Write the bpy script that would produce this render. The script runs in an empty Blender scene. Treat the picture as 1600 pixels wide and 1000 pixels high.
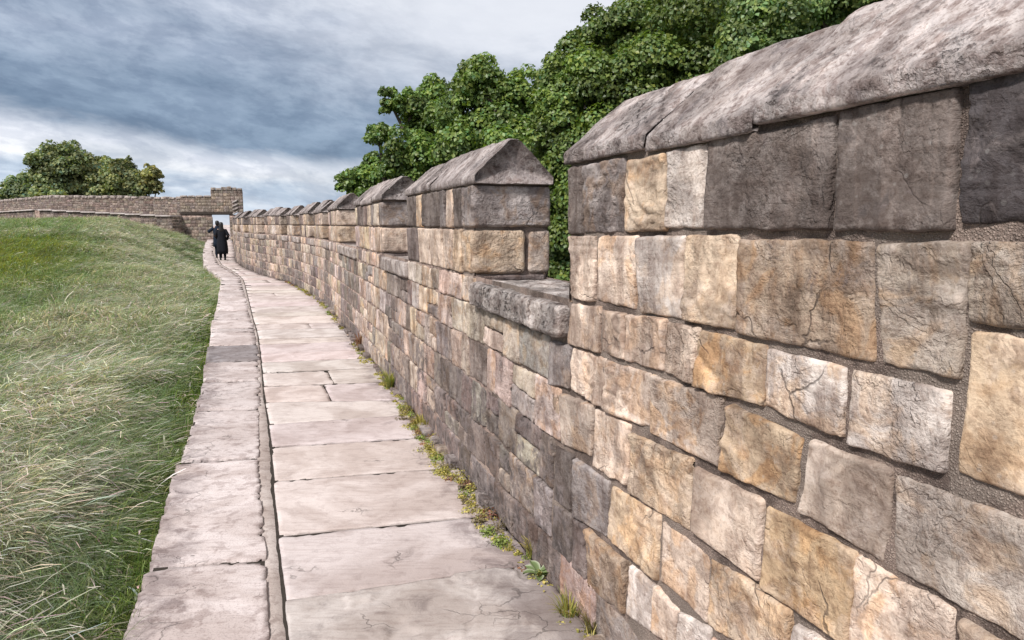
import bpy, math, random
import numpy as np
R = math.radians
rng = np.random.default_rng(7)
C = bpy.context.scene.collection
scene = bpy.context.scene

# ------------------------------------------------------------------ helpers
def _hash(ix, iy, iz, seed):
    h = (ix.astype(np.uint32) * np.uint32(374761393) + iy.astype(np.uint32) * np.uint32(668265263)
         + iz.astype(np.uint32) * np.uint32(2147483647) + np.uint32((seed * 974711 + 12345) & 0xffffffff))
    h = (h ^ (h >> np.uint32(13))) * np.uint32(1274126177)
    h = (h ^ (h >> np.uint32(16))) * np.uint32(2246822519)
    h = h ^ (h >> np.uint32(15))
    return h.astype(np.float64) / 4294967295.0

def vnoise(p, seed=0):
    p = np.asarray(p, float)
    f = np.floor(p); t = p - f
    t = t * t * t * (t * (t * 6 - 15) + 10)
    i = f.astype(np.int64)
    x, y, z = i[:, 0], i[:, 1], i[:, 2]
    tx, ty, tz = t[:, 0], t[:, 1], t[:, 2]
    def H(a, b, c): return _hash(x + a, y + b, z + c, seed)
    c00 = H(0,0,0) * (1-tx) + H(1,0,0) * tx
    c10 = H(0,1,0) * (1-tx) + H(1,1,0) * tx
    c01 = H(0,0,1) * (1-tx) + H(1,0,1) * tx
    c11 = H(0,1,1) * (1-tx) + H(1,1,1) * tx
    return (c00 * (1-ty) + c10 * ty) * (1-tz) + (c01 * (1-ty) + c11 * ty) * tz

def fbm(p, octv=4, seed=0, gain=0.5):
    p = np.asarray(p, float)
    s = 0.0; a = 1.0; tot = 0.0
    for o in range(octv):
        s = s + a * (vnoise(p * (2.03 ** o) + o * 17.3, seed + o) - 0.5); tot += a; a *= gain
    return s / tot * 2          # about -1 .. 1

def ss(x):
    x = np.clip(x, 0, 1); return x * x * (3 - 2 * x)

class MB:
    """collects vertices, faces and colours for ONE mesh object"""
    def __init__(self): self.V = []; self.Q = []; self.T = []; self.Cc = []; self.Rn = []; self.n = 0
    def add(self, V, Q=None, T=None, col=(.3,.3,.3,0), rnd=0.0):
        V = np.asarray(V, float).reshape(-1, 3)
        if Q is not None and len(Q): self.Q.append(np.asarray(Q, np.int64) + self.n)
        if T is not None and len(T): self.T.append(np.asarray(T, np.int64) + self.n)
        c = np.asarray(col, float)
        if c.ndim == 1: c = np.tile(c, (len(V), 1))
        if c.shape[1] == 3: c = np.hstack([c, np.zeros((len(c), 1))])
        self.Cc.append(c)
        self.Rn.append(np.full(len(V), rnd) if np.isscalar(rnd) else np.asarray(rnd))
        self.V.append(V); self.n += len(V)
    def build(self, name, mat, parent=None, smooth=True, origin=None):
        V = np.concatenate(self.V)
        org = np.zeros(3) if origin is None else np.asarray(origin, float)
        V = V - org
        Q = np.concatenate(self.Q) if self.Q else np.zeros((0, 4), np.int64)
        T = np.concatenate(self.T) if self.T else np.zeros((0, 3), np.int64)
        me = bpy.data.meshes.new(name)
        me.vertices.add(len(V)); me.vertices.foreach_set('co', V.astype(np.float32).ravel())
        nl = Q.size + T.size
        me.loops.add(nl)
        me.loops.foreach_set('vertex_index', np.concatenate([Q.ravel(), T.ravel()]).astype(np.int32))
        me.polygons.add(len(Q) + len(T))
        st = np.concatenate([np.arange(len(Q)) * 4, Q.size + np.arange(len(T)) * 3]).astype(np.int32)
        me.polygons.foreach_set('loop_start', st)
        me.polygons.foreach_set('use_smooth', np.full(len(Q) + len(T), smooth))
        me.update(calc_edges=True)
        a = me.color_attributes.new('Col', 'FLOAT_COLOR', 'POINT')
        a.data.foreach_set('color', np.concatenate(self.Cc).astype(np.float32).ravel())
        b = me.attributes.new('Rnd', 'FLOAT', 'POINT')
        b.data.foreach_set('value', np.concatenate(self.Rn).astype(np.float32))
        if isinstance(mat, (list, tuple)):
            for m in mat: me.materials.append(m)
        else: me.materials.append(mat)
        o = bpy.data.objects.new(name, me); C.objects.link(o)
        if origin is not None and parent is None: o.location = org
        if parent is not None:
            o.parent = parent
            pw = np.array(parent['_w'] if '_w' in parent else (0, 0, 0))
            o.location = org - pw
            o['_w'] = list(org)
        return o

def empty(name, loc, label=None, cat=None, group=None):
    o = bpy.data.objects.new(name, None); C.objects.link(o)
    o.empty_display_size = .2
    o.location = loc; o['_w'] = [float(v) for v in loc]
    tag(o, label, cat, group)
    return o

def tag(o, label=None, cat=None, group=None, kind=None):
    if label: o['label'] = label
    if cat: o['category'] = cat
    if group: o['group'] = group
    if kind: o['kind'] = kind
    return o

def grid_quads(nu, nv, off=0):
    i = np.arange(nu - 1)[:, None] * nv + np.arange(nv - 1)[None, :]
    return np.stack([i, i + nv, i + nv + 1, i + 1], -1).reshape(-1, 4) + off

# ------------------------------------------------------------------ node helper
class NT:
    def __init__(self, tree): self.t = tree; self.N = tree.nodes; self.L = tree.links
    def n(self, typ, props=None, **ins):
        nd = self.N.new(typ)
        for k, v in (props or {}).items(): setattr(nd, k, v)
        for k, v in ins.items():
            key = int(k[1:]) if k[0] == '_' and k[1:].isdigit() else k.replace('__', ' ')
            self.set(nd.inputs[key], v)
        return nd
    def set(self, sock, v):
        if isinstance(v, bpy.types.NodeSocket): self.L.new(v, sock)
        elif isinstance(v, bpy.types.Node): self.L.new(v.outputs[0], sock)
        else: sock.default_value = v
    def math(self, op, a, b=None, c=None, clamp=False):
        nd = self.N.new('ShaderNodeMath'); nd.operation = op; nd.use_clamp = clamp
        self.set(nd.inputs[0], a)
        if b is not None: self.set(nd.inputs[1], b)
        if c is not None: self.set(nd.inputs[2], c)
        return nd.outputs[0]
    def vmath(self, op, a, b=None):
        nd = self.N.new('ShaderNodeVectorMath'); nd.operation = op
        self.set(nd.inputs[0], a)
        if b is not None: self.set(nd.inputs[1], b)
        return nd.outputs[0]
    def noise(self, vec, scale, detail=4, rough=.55, dist=0.0):
        nd = self.n('ShaderNodeTexNoise', None, Vector=vec, Scale=scale, Detail=detail, Roughness=rough, Distortion=dist)
        return nd.outputs[0]
    def sstep(self, x, lo, hi, tlo=0., thi=1.):
        nd = self.N.new('ShaderNodeMapRange'); nd.interpolation_type = 'SMOOTHSTEP'
        for i, v in enumerate((x, lo, hi, tlo, thi)): self.set(nd.inputs[i], v)
        return nd.outputs[0]
    def lin(self, x, lo, hi, tlo, thi):
        nd = self.N.new('ShaderNodeMapRange')
        for i, v in enumerate((x, lo, hi, tlo, thi)): self.set(nd.inputs[i], v)
        return nd.outputs[0]
    def mix(self, f, a, b, mode='MIX'):
        nd = self.N.new('ShaderNodeMix'); nd.data_type = 'RGBA'; nd.blend_type = mode; nd.clamp_factor = True
        self.set(nd.inputs[0], f)
        for s, v in ((nd.inputs[6], a), (nd.inputs[7], b)):
            if isinstance(v, (tuple, list)) and len(v) == 3: v = (*v, 1)
            self.set(s, v)
        return nd.outputs[2]

def new_mat(name):
    m = bpy.data.materials.new(name); m.use_nodes = True
    nt = NT(m.node_tree); b = m.node_tree.nodes['Principled BSDF']
    return m, nt, b

def attr_nodes(nt):
    a = nt.n('ShaderNodeAttribute', {'attribute_name': 'Col'})
    r = nt.n('ShaderNodeAttribute', {'attribute_name': 'Rnd'})
    g = nt.n('ShaderNodeNewGeometry')
    sh = nt.n('ShaderNodeVectorMath', {'operation': 'SCALE'})
    sh.inputs[0].default_value = (17.1, 31.7, 7.3); nt.set(sh.inputs[3], r.outputs['Fac'])
    pos = nt.vmath('ADD', g.outputs['Position'], sh.outputs[0])
    return a, r, pos

def mat_stone(name, bump=1.0, fine=1.0, bedz=26.0, rough=.9, pale=.4, stain=.55, warmth=1.0, cracks=.65, pit=0., dirtcol=(.075, .062, .06)):
    m, nt, b = new_mat(name)
    a, r, pos = attr_nodes(nt)
    col = a.outputs['Color']; dirt = a.outputs['Alpha']
    rot = nt.n('ShaderNodeVectorRotate', {'rotation_type': 'EULER_XYZ'}, Vector=pos)
    cr = nt.n('ShaderNodeCombineXYZ', None, X=nt.lin(r.outputs['Fac'], 0, 1, -.25, .25), Y=nt.lin(r.outputs['Fac'], 0, 1, .3, -.3), Z=0.)
    nt.set(rot.inputs['Rotation'], cr.outputs[0])
    st = nt.vmath('MULTIPLY', rot.outputs[0], (3.0, 3.0, bedz))
    nb = nt.noise(pos, 4.5, 4, .55, .6)
    nm = nt.noise(pos, 17., 7, .62, .4)
    nf = nt.noise(pos, 110., 4, .65)
    bed = nt.noise(st, 1.6, 6, .62, .5)
    n2 = nt.noise(nt.vmath('ADD', pos, (5.2, 1.7, 9.1)), 8.0, 6, .6, .8)
    # hue and value of the rock itself
    c = nt.mix(1.0, col, nt.mix(nt.sstep(nb, .40, .60), (.64, .61, .60), (1.15, 1.14, 1.13)), 'MULTIPLY')
    warm = nt.math('MULTIPLY', nt.sstep(n2, .47, .60), nt.lin(nt.math('FRACT', nt.math('MULTIPLY', r.outputs['Fac'], 13.7)), 0, 1, .1, .9))
    lumc = nt.n('ShaderNodeRGBToBW', None, Color=col)
    lf = nt.sstep(lumc, .10, .30, .15, 1.)
    c = nt.mix(nt.math('MULTIPLY', nt.math('MULTIPLY', warm, warmth), lf), c, nt.mix(1.0, c, (1.05, .86, .655), 'MULTIPLY'))
    c = nt.mix(nt.sstep(bed, .51, .60, 0, .32), c, nt.mix(1.0, c, (.66, .59, .55), 'MULTIPLY'))
    pf = nt.math('MULTIPLY', nt.sstep(nt.noise(pos, 7.3, 9, .72, .3), .50, .58, 0, pale), nt.sstep(lumc, .06, .30, .45, 1.))
    c = nt.mix(pf, c, nt.mix(.5, (.56, .505, .48), nt.mix(1.0, c, (1.35, 1.33, 1.32), 'MULTIPLY')))
    c = nt.mix(nt.sstep(nm, .51, .60, 0, stain), c, nt.mix(1.0, c, (.50, .43, .41), 'MULTIPLY'))
    nm2 = nt.noise(pos, 46., 5, .68, .2)
    c = nt.mix(nt.sstep(nm2, .53, .62, 0, .5), c, nt.mix(1.0, c, (.58, .52, .49), 'MULTIPLY'))
    c = nt.mix(nt.sstep(nf, .53, .64, 0, .45 * fine), c, nt.mix(1.0, c, (.56, .51, .48), 'MULTIPLY'))
    wv = nt.n('ShaderNodeTexNoise', {'noise_dimensions': '3D'}, Vector=pos, Scale=6., Detail=4.)
    wp = nt.vmath('ADD', pos, nt.vmath('MULTIPLY', nt.vmath('SUBTRACT', wv.outputs['Color'], (.5,.5,.5)), (.16,.16,.16)))
    ve = nt.n('ShaderNodeTexVoronoi', {'feature': 'DISTANCE_TO_EDGE'}, Vector=wp, Scale=3.1)
    crack = nt.math('MULTIPLY', nt.sstep(ve.outputs['Distance'], 0.0, .012, 1, 0), nt.sstep(nt.noise(pos, 2.3, 2), .55, .60))
    c = nt.mix(nt.math('MULTIPLY', crack, cracks), c, (.07, .055, .05))
    # rain streaks and broad soot that run down over several stones
    gpos = nt.n('ShaderNodeNewGeometry').outputs['Position']
    stk = nt.noise(nt.vmath('MULTIPLY', gpos, (13., 13., 1.1)), 1.0, 6, .62, .3)
    brd = nt.noise(gpos, 1.7, 5, .6, .5)
    c = nt.mix(nt.math('MULTIPLY', nt.sstep(stk, .52, .60), nt.sstep(brd, .42, .56, .10, .55)), c, nt.mix(1.0, c, (.56, .50, .48), 'MULTIPLY'))
    c = nt.mix(nt.math('MULTIPLY', nt.sstep(stk, .40, .47, .42, 0), nt.sstep(brd, .46, .58)), c, nt.mix(1.0, c, (1.5, 1.45, 1.42), 'MULTIPLY'))
    dm = nt.sstep(nt.math('ADD', dirt, nt.math('MULTIPLY', nt.math('SUBTRACT', nt.noise(pos, 9., 8, .7, .5), .5), 2.2)), .36, .66)
    c = nt.mix(nt.math('MULTIPLY', dm, .85), c, nt.mix(nt.sstep(nm, .42, .58), dirtcol, tuple(x * 2.6 for x in dirtcol)))
    # grey-white lichen specks
    vo = nt.n('ShaderNodeTexVoronoi', None, Vector=pos, Scale=34.)
    sp = nt.math('MULTIPLY', nt.sstep(vo.outputs['Distance'], .10, .2, 1, 0), nt.sstep(nt.noise(pos, 3.1, 3), .52, .62))
    c = nt.mix(nt.math('MULTIPLY', sp, .25), c, (.42, .40, .38))
    nt.set(b.inputs['Base Color'], c)
    b.inputs['Roughness'].default_value = rough
    b.inputs['Specular IOR Level'].default_value = .25
    h = nt.math('ADD', nt.math('MULTIPLY', nt.math('ABSOLUTE', nt.math('SUBTRACT', nm, .5)), 1.3), nt.math('MULTIPLY', nf, .22 * fine))
    h = nt.math('ADD', h, nt.math('MULTIPLY', nm2, .30))
    h = nt.math('ADD', h, nt.math('MULTIPLY', bed, .28))
    led = nt.noise(nt.vmath('ADD', rot.outputs[0], (2.2, 4.4, 1.1)), 5.2, 5, .55, .4)
    h = nt.math('ADD', h, nt.math('ADD', nt.sstep(led, .485, .50, 0, .16), nt.sstep(led, .555, .565, 0, .20)))
    h = nt.math('ADD', h, nt.math('MULTIPLY', led, .5))
    h = nt.math('SUBTRACT', h, nt.math('MULTIPLY', crack, .3*min(1, cracks*2)))
    if pit:
        pn = nt.noise(nt.vmath('MULTIPLY', pos, (1., 1., 1.6)), 30., 5, .62, .3)
        pm = nt.sstep(pn, .55, .64)
        c = nt.mix(nt.math('MULTIPLY', pm, .6), c, nt.mix(1.0, c, (.46, .41, .41), 'MULTIPLY'))
        nt.set(b.inputs['Base Color'], c)
        h = nt.math('SUBTRACT', h, nt.math('MULTIPLY', pm, pit))
    bstr = nt.math('MULTIPLY', nt.lin(nt.noise(pos, 3.7, 4, .6), .38, .60, .35, 1.), nt.lin(nt.math('FRACT', nt.math('MULTIPLY', r.outputs['Fac'], 7.31)), 0, 1, .55, 1.0))
    bp = nt.n('ShaderNodeBump', None, Strength=nt.math('MULTIPLY', bstr, 1.0 * bump), Distance=.042, Height=h)
    nt.set(b.inputs['Normal'], bp.outputs[0])
    return m

def mat_mortar():
    m, nt, b = new_mat('mortar')
    a, r, pos = attr_nodes(nt)
    vo = nt.n('ShaderNodeTexVoronoi', None, Vector=pos, Scale=190.)
    vo2 = nt.n('ShaderNodeTexVoronoi', None, Vector=pos, Scale=420.)
    n1 = nt.noise(pos, 7., 6, .6)
    peb = nt.sstep(vo.outputs['Distance'], .15, .6, 1, 0)
    c = nt.mix(peb, (.17, .136, .122), (.26, .215, .193))
    sp = nt.n('ShaderNodeSeparateColor', None, Color=vo.outputs['Color'])
    c = nt.mix(nt.sstep(sp.outputs[0], .75, .95, 0, .5), c, (.10, .085, .078))
    c = nt.mix(nt.sstep(n1, .44, .58), nt.mix(1.0, c, (.68, .64, .62), 'MULTIPLY'), nt.mix(1.0, c, (1.35, 1.28, 1.22), 'MULTIPLY'))
    c = nt.mix(nt.sstep(nt.noise(nt.vmath('ADD', pos, (4., 2., 8.)), 3.2, 5, .6), .51, .56, 0, .6), c, nt.mix(peb, (.235, .192, .165), (.345, .290, .252)))
    c = nt.mix(1.0, c, a.outputs['Color'], 'MULTIPLY')
    nt.set(b.inputs['Base Color'], c); b.inputs['Roughness'].default_value = .95
    b.inputs['Specular IOR Level'].default_value = .15
    h = nt.math('ADD', nt.math('ADD', nt.math('MULTIPLY', peb, .5), nt.math('MULTIPLY', vo2.outputs['Distance'], .4)), nt.math('MULTIPLY', nt.noise(pos, 40., 6, .7), 1.6))
    nt.set(b.inputs['Normal'], nt.n('ShaderNodeBump', None, Strength=.8, Distance=.006, Height=h).outputs[0])
    return m

def mat_flag(name, tint=(1, 1, 1), grain=1.0):
    m, nt, b = new_mat(name)
    a, r, pos = attr_nodes(nt)
    col = a.outputs['Color']; dirt = a.outputs['Alpha']
    nb = nt.noise(pos, 1.9, 5, .55, .8)
    nm = nt.noise(pos, 12., 7, .62, .3)
    nf = nt.noise(pos, 120., 4, .7)
    st = nt.noise(nt.vmath('MULTIPLY', pos, (5., 34., 20.)), 1.0, 6, .6, .9)
    c = nt.mix(1.0, col, nt.mix(nt.sstep(nb, .38, .62), (.80, .76, .74), (1.08, 1.08, 1.08)), 'MULTIPLY')
    c = nt.mix(nt.sstep(st, .50, .62, 0, .4), c, nt.mix(1.0, c, (.70, .65, .64), 'MULTIPLY'))
    c = nt.mix(nt.sstep(nm, .51, .62, 0, .42 * grain), c, nt.mix(1.0, c, (.58, .53, .52), 'MULTIPLY'))
    c = nt.mix(nt.sstep(nf, .52, .64, 0, .42 * grain), c, nt.mix(1.0, c, (.55, .52, .52), 'MULTIPLY'))
    # flaking edges and hairline breaks: warped cell borders, only where the slab is worn
    wv = nt.n('ShaderNodeTexNoise', {'noise_dimensions': '3D'}, Vector=pos, Scale=2.6, Detail=5.)
    wp = nt.vmath('ADD', nt.vmath('MULTIPLY', pos, (.8, 1.9, 1.)), nt.vmath('MULTIPLY', nt.vmath('SUBTRACT', wv.outputs['Color'], (.5,.5,.5)), (1.1,1.1,1.1)))
    ve = nt.n('ShaderNodeTexVoronoi', {'feature': 'DISTANCE_TO_EDGE'}, Vector=wp, Scale=1.9)
    vc = nt.n('ShaderNodeTexVoronoi', None, Vector=wp, Scale=1.9)
    fl = nt.n('ShaderNodeSeparateColor', None, Color=vc.outputs['Color']).outputs[0]
    where = nt.sstep(nt.math('ADD', nt.noise(nt.vmath('ADD', pos, (3.3, 8.1, 2.2)), 1.3, 4), nt.math('MULTIPLY', dirt, .27)), .61, .66)
    crack = nt.math('MULTIPLY', nt.sstep(ve.outputs['Distance'], 0.0, nt.lin(nt.noise(pos, 4., 2), .35, .65, .004, .030), 1, 0), where)
    c = nt.mix(nt.math('MULTIPLY', crack, .6), c, (.10, .085, .08))
    dm = nt.sstep(nt.math('ADD', dirt, nt.math('MULTIPLY', nt.math('SUBTRACT', nt.noise(pos, 5., 8, .7, .6), .5), 2.0)), .30, .80)
    c = nt.mix(nt.math('MULTIPLY', dm, .72), c, nt.mix(1.0, c, (.42, .39, .40), 'MULTIPLY'))
    nt.set(b.inputs['Base Color'], c); b.inputs['Roughness'].default_value = .82
    b.inputs['Specular IOR Level'].default_value = .3
    h = nt.math('ADD', nt.math('MULTIPLY', nm, .35), nt.math('MULTIPLY', nf, .14 * grain))
    h = nt.math('ADD', h, nt.math('MULTIPLY', st, .25))
    step = nt.math('MULTIPLY', fl, nt.math('MULTIPLY', where, .5))
    h = nt.math('ADD', h, step)
    h = nt.math('SUBTRACT', h, nt.math('MULTIPLY', crack, .3))
    nt.set(b.inputs['Normal'], nt.n('ShaderNodeBump', None, Strength=.55, Distance=.012, Height=h).outputs[0])
    return m

def mat_leaf(name, trans=.35, rough=.45, spec=.4, tmul=(1.5, 1.7, .7)):
    m, nt, b = new_mat(name)
    a = nt.n('ShaderNodeAttribute', {'attribute_name': 'Col'})
    col = a.outputs['Color']
    nt.set(b.inputs['Base Color'], col)
    b.inputs['Roughness'].default_value = rough; b.inputs['Specular IOR Level'].default_value = spec
    tr = nt.n('ShaderNodeBsdfTranslucent'); nt.set(tr.inputs['Color'], nt.mix(1.0, col, tmul, 'MULTIPLY'))
    mx = nt.n('ShaderNodeMixShader', None, _0=trans, _1=b.outputs[0], _2=tr.outputs[0])
    out = m.node_tree.nodes['Material Output']; nt.set(out.inputs['Surface'], mx.outputs[0])
    return m

def mat_plain(name, col, rough=.8, nscale=12., var=.35, spec=.3, bump=.3):
    m, nt, b = new_mat(name)
    g = nt.n('ShaderNodeNewGeometry')
    n = nt.noise(g.outputs['Position'], nscale, 5, .6)
    c = nt.mix(n, tuple(x * (1 - var) for x in col), tuple(min(1, x * (1 + var)) for x in col))
    nt.set(b.inputs['Base Color'], c); b.inputs['Roughness'].default_value = rough
    b.inputs['Specular IOR Level'].default_value = spec
    nt.set(b.inputs['Normal'], nt.n('ShaderNodeBump', None, Strength=bump, Distance=.01, Height=n).outputs[0])
    return m

M_STONE = mat_stone('weathered_sandstone', stain=.42)
M_COPE = mat_stone('coping_sandstone', bump=1.3, fine=1.6, bedz=9., pale=.35, stain=.7, warmth=.12, cracks=.12, pit=.5, dirtcol=(.10, .085, .085))
M_FAR = mat_stone('far_sandstone', bump=.5, fine=.5, warmth=.25, stain=.75)
M_MORTAR = mat_mortar()
M_FLAG = mat_flag('pink_flagstone', grain=.6)
M_EDGE = mat_flag('edging_gritstone', grain=1.5)
M_LEAF = mat_leaf('tree_leaf', trans=.26)
M_FLEAF = mat_leaf('far_tree_leaf', trans=.3, rough=.6, spec=.25)
M_GRASS = mat_leaf('grass_blade', trans=.3, rough=.6, spec=.2, tmul=(1.3, 1.4, .8))
M_WEED = mat_leaf('weed_leaf', trans=.25, rough=.55, spec=.25)
M_BARK = mat_plain('bark', (.09, .075, .06), .95, 9., .5, .1, .9)
M_SOIL = mat_plain('soil', (.05, .055, .025), .95, 3., .4, .1, .6)
M_DIRT = mat_plain('joint_dirt', (.038, .032, .027), .95, 40., .5, .1, .8)
M_BEAM = mat_plain('dark_timber', (.045, .035, .03), .8, 20., .4, .2, .5)

# ------------------------------------------------------------------ plan curves
WALL_PTS = np.array([(3.2,-5.64),(0.33,2.54),(-1.93,8.98),(-3.75,14.12),(-4.87,16.69),(-6.3,19.7),(-7.9,22.2),(-9.6,25.4),
                     (-12.03,30.7),(-14.3,36.5),(-16.6,42.2),(-18.2,46.0),(-19.8,50.)], float)
_seg = np.linalg.norm(np.diff(WALL_PTS, axis=0), axis=1)
_S = np.concatenate([[0], np.cumsum(_seg)]); _S -= -WALL_PTS[0,1] / (WALL_PTS[1,1]-WALL_PTS[0,1]) * _seg[0]
_sd = np.arange(-5.0, 52.0, .05)
_wx = np.interp(_sd, _S, WALL_PTS[:,0]); _wy = np.interp(_sd, _S, WALL_PTS[:,1])
_k = np.exp(-.5 * (np.arange(-24, 25) * .05 / .45) ** 2); _k /= _k.sum()
def _sm(a):
    p = np.concatenate([2*a[0]-a[24:0:-1], a, 2*a[-1]-a[-2:-26:-1]]); return np.convolve(p, _k, 'valid')
_wx, _wy = _sm(_wx), _sm(_wy)
_dx, _dy = np.gradient(_wx, _sd), np.gradient(_wy, _sd)
_l = np.hypot(_dx, _dy); _dx, _dy = _dx/_l, _dy/_l
def Wp(s): return np.interp(s, _sd, _wx), np.interp(s, _sd, _wy)
def Wd(s):
    a, b = np.interp(s, _sd, _dx), np.interp(s, _sd, _dy); l = np.hypot(a, b); return a/l, b/l
TH = .47       # wall thickness
def F_front(a, b, h):
    x, y = Wp(a); dx, dy = Wd(a)
    return np.stack([x - dy*h, y + dx*h, b], -1)
def F_back(a, b, h):
    x, y = Wp(a); dx, dy = Wd(a)
    return np.stack([x + dy*(TH+h), y - dx*(TH+h), b], -1)
def F_end(s0, sign):
    """end face of a merlon at s0; a runs from the front to the back of the wall; h outward along sign*direction"""
    x0, y0 = Wp(s0); dx, dy = Wd(s0)
    def f(a, b, h): return np.stack([x0 + dy*a + dx*sign*h, y0 - dx*a + dy*sign*h, b + 0*a], -1)
    return f
def F_vol(a, c, b):
    """a along the wall, c depth from the front face backwards, b height"""
    x, y = Wp(a); dx, dy = Wd(a)
    return np.stack([x + dy*c, y - dx*c, b], -1)

Ey = np.array([-5,2.54,3.07,4.54,6.95,8.01,10.27,12.87,17.02,21.1,23.4,27.8,33,37,42,46,75.])
Ex = np.array([1.2,-1.49,-1.68,-2.24,-3.11,-3.55,-4.45,-5.47,-7.08,-8.75,-9.95,-12.16,-14.44,-16.2,-18.2,-19.75,-31.5])
Ry = np.array([-5,2.71,3.2,4.64,5.9,7.1,8.08,10.33,12.87,17.02,21.1,23.4,27.8,33,37,42,46,75.])
Rx = np.array([1.80,-.995,-1.175,-1.735,-2.17,-2.60,-2.955,-3.8,-4.85,-6.5,-8.15,-9.3,-11.55,-13.85,-15.65,-17.7,-19.25,-31.])
Jy = np.array([-5,2.805,3.126,4.208,5.332,6.184,6.953,7.576,9.22,12.6,17.7,20.4,23.4,27.8,33,37,42,46,75.])
Jx = np.array([1.87,-.97,-1.10,-1.495,-1.895,-2.235,-2.52,-2.745,-3.36,-4.7,-6.72,-7.8,-9.2,-11.45,-13.75,-15.55,-17.6,-19.15,-30.9])
_yy = np.arange(-5, 76, .1)
def _smy(y, x):
    a = np.interp(_yy, y, x); k = np.exp(-.5*(np.arange(-12,13)*.1/.4)**2); k /= k.sum()
    return np.convolve(np.concatenate([2*a[0]-a[12:0:-1], a, 2*a[-1]-a[-2:-14:-1]]), k, 'valid')
_ex, _rx, _jx = _smy(Ey, Ex), _smy(Ry, Rx), _smy(Jy, Jx)
def XE(y): return np.interp(y, _yy, _ex)
def XR(y): return np.interp(y, _yy, _rx)
def XJ(y): return np.maximum(np.interp(y, _yy, _jx), XR(y) + .02)
_wyl = np.concatenate([_wy, [75.]]); _wxl = np.concatenate([_wx, [-29.6]])
def XW(y): return np.interp(y, _wyl, _wxl)
def zpath(y): return .55 * ss((np.asarray(y, float) - 34.5) / 10.5) + np.clip((np.asarray(y, float) - 45) * .032, 0, 2)

def ground_z(x, y):
    x = np.asarray(x, float); y = np.asarray(y, float)
    yc = np.clip(y, -5, 75)
    dl = (XE(yc) - x) * .93
    fac = np.maximum(ss(dl / 5.5), ss((y - 34) / 7) * .8)
    zl = -.34 + 2.02 * ss((y - 9) / 36) * fac + .05 * ss(dl / 2.)
    zl = zl - .9 * ss((y - 62) / 30)
    zl = np.where(y > 30, np.minimum(zl, zpath(yc) - .34 + .34 * np.maximum(dl, 0)), zl)
    dr = (x - XW(yc)) * .93 - TH
    zr = -.34 - 2.6 * ss((dr - .1) / 4.)
    return np.where(dr > 0, zr, np.where(dl > -.05, zl, -.36 + zpath(yc) * 1.0))
# ------------------------------------------------------------------ masonry
PAL = {'D': (.165,.137,.126), 'X': (.072,.063,.066), 'G': (.27,.240,.235), 'G2': (.535,.448,.385), 'P': (.630,.515,.432),
       'W': (.640,.575,.535), 'W2': (.53,.465,.415), 'B': (.570,.455,.350), 'O': (.585,.455,.330), 'R': (.400,.310,.240),
       'R2': (.47,.345,.225), 'K': (.420,.355,.300), 'V': (.200,.162,.154)}
STYLE = {'D': 'smooth', 'X': 'bed', 'R': 'rough', 'R2': 'rough', 'K': 'bed', 'O': 'chip', 'W': 'smooth', 'W2': 'rough'}

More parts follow.
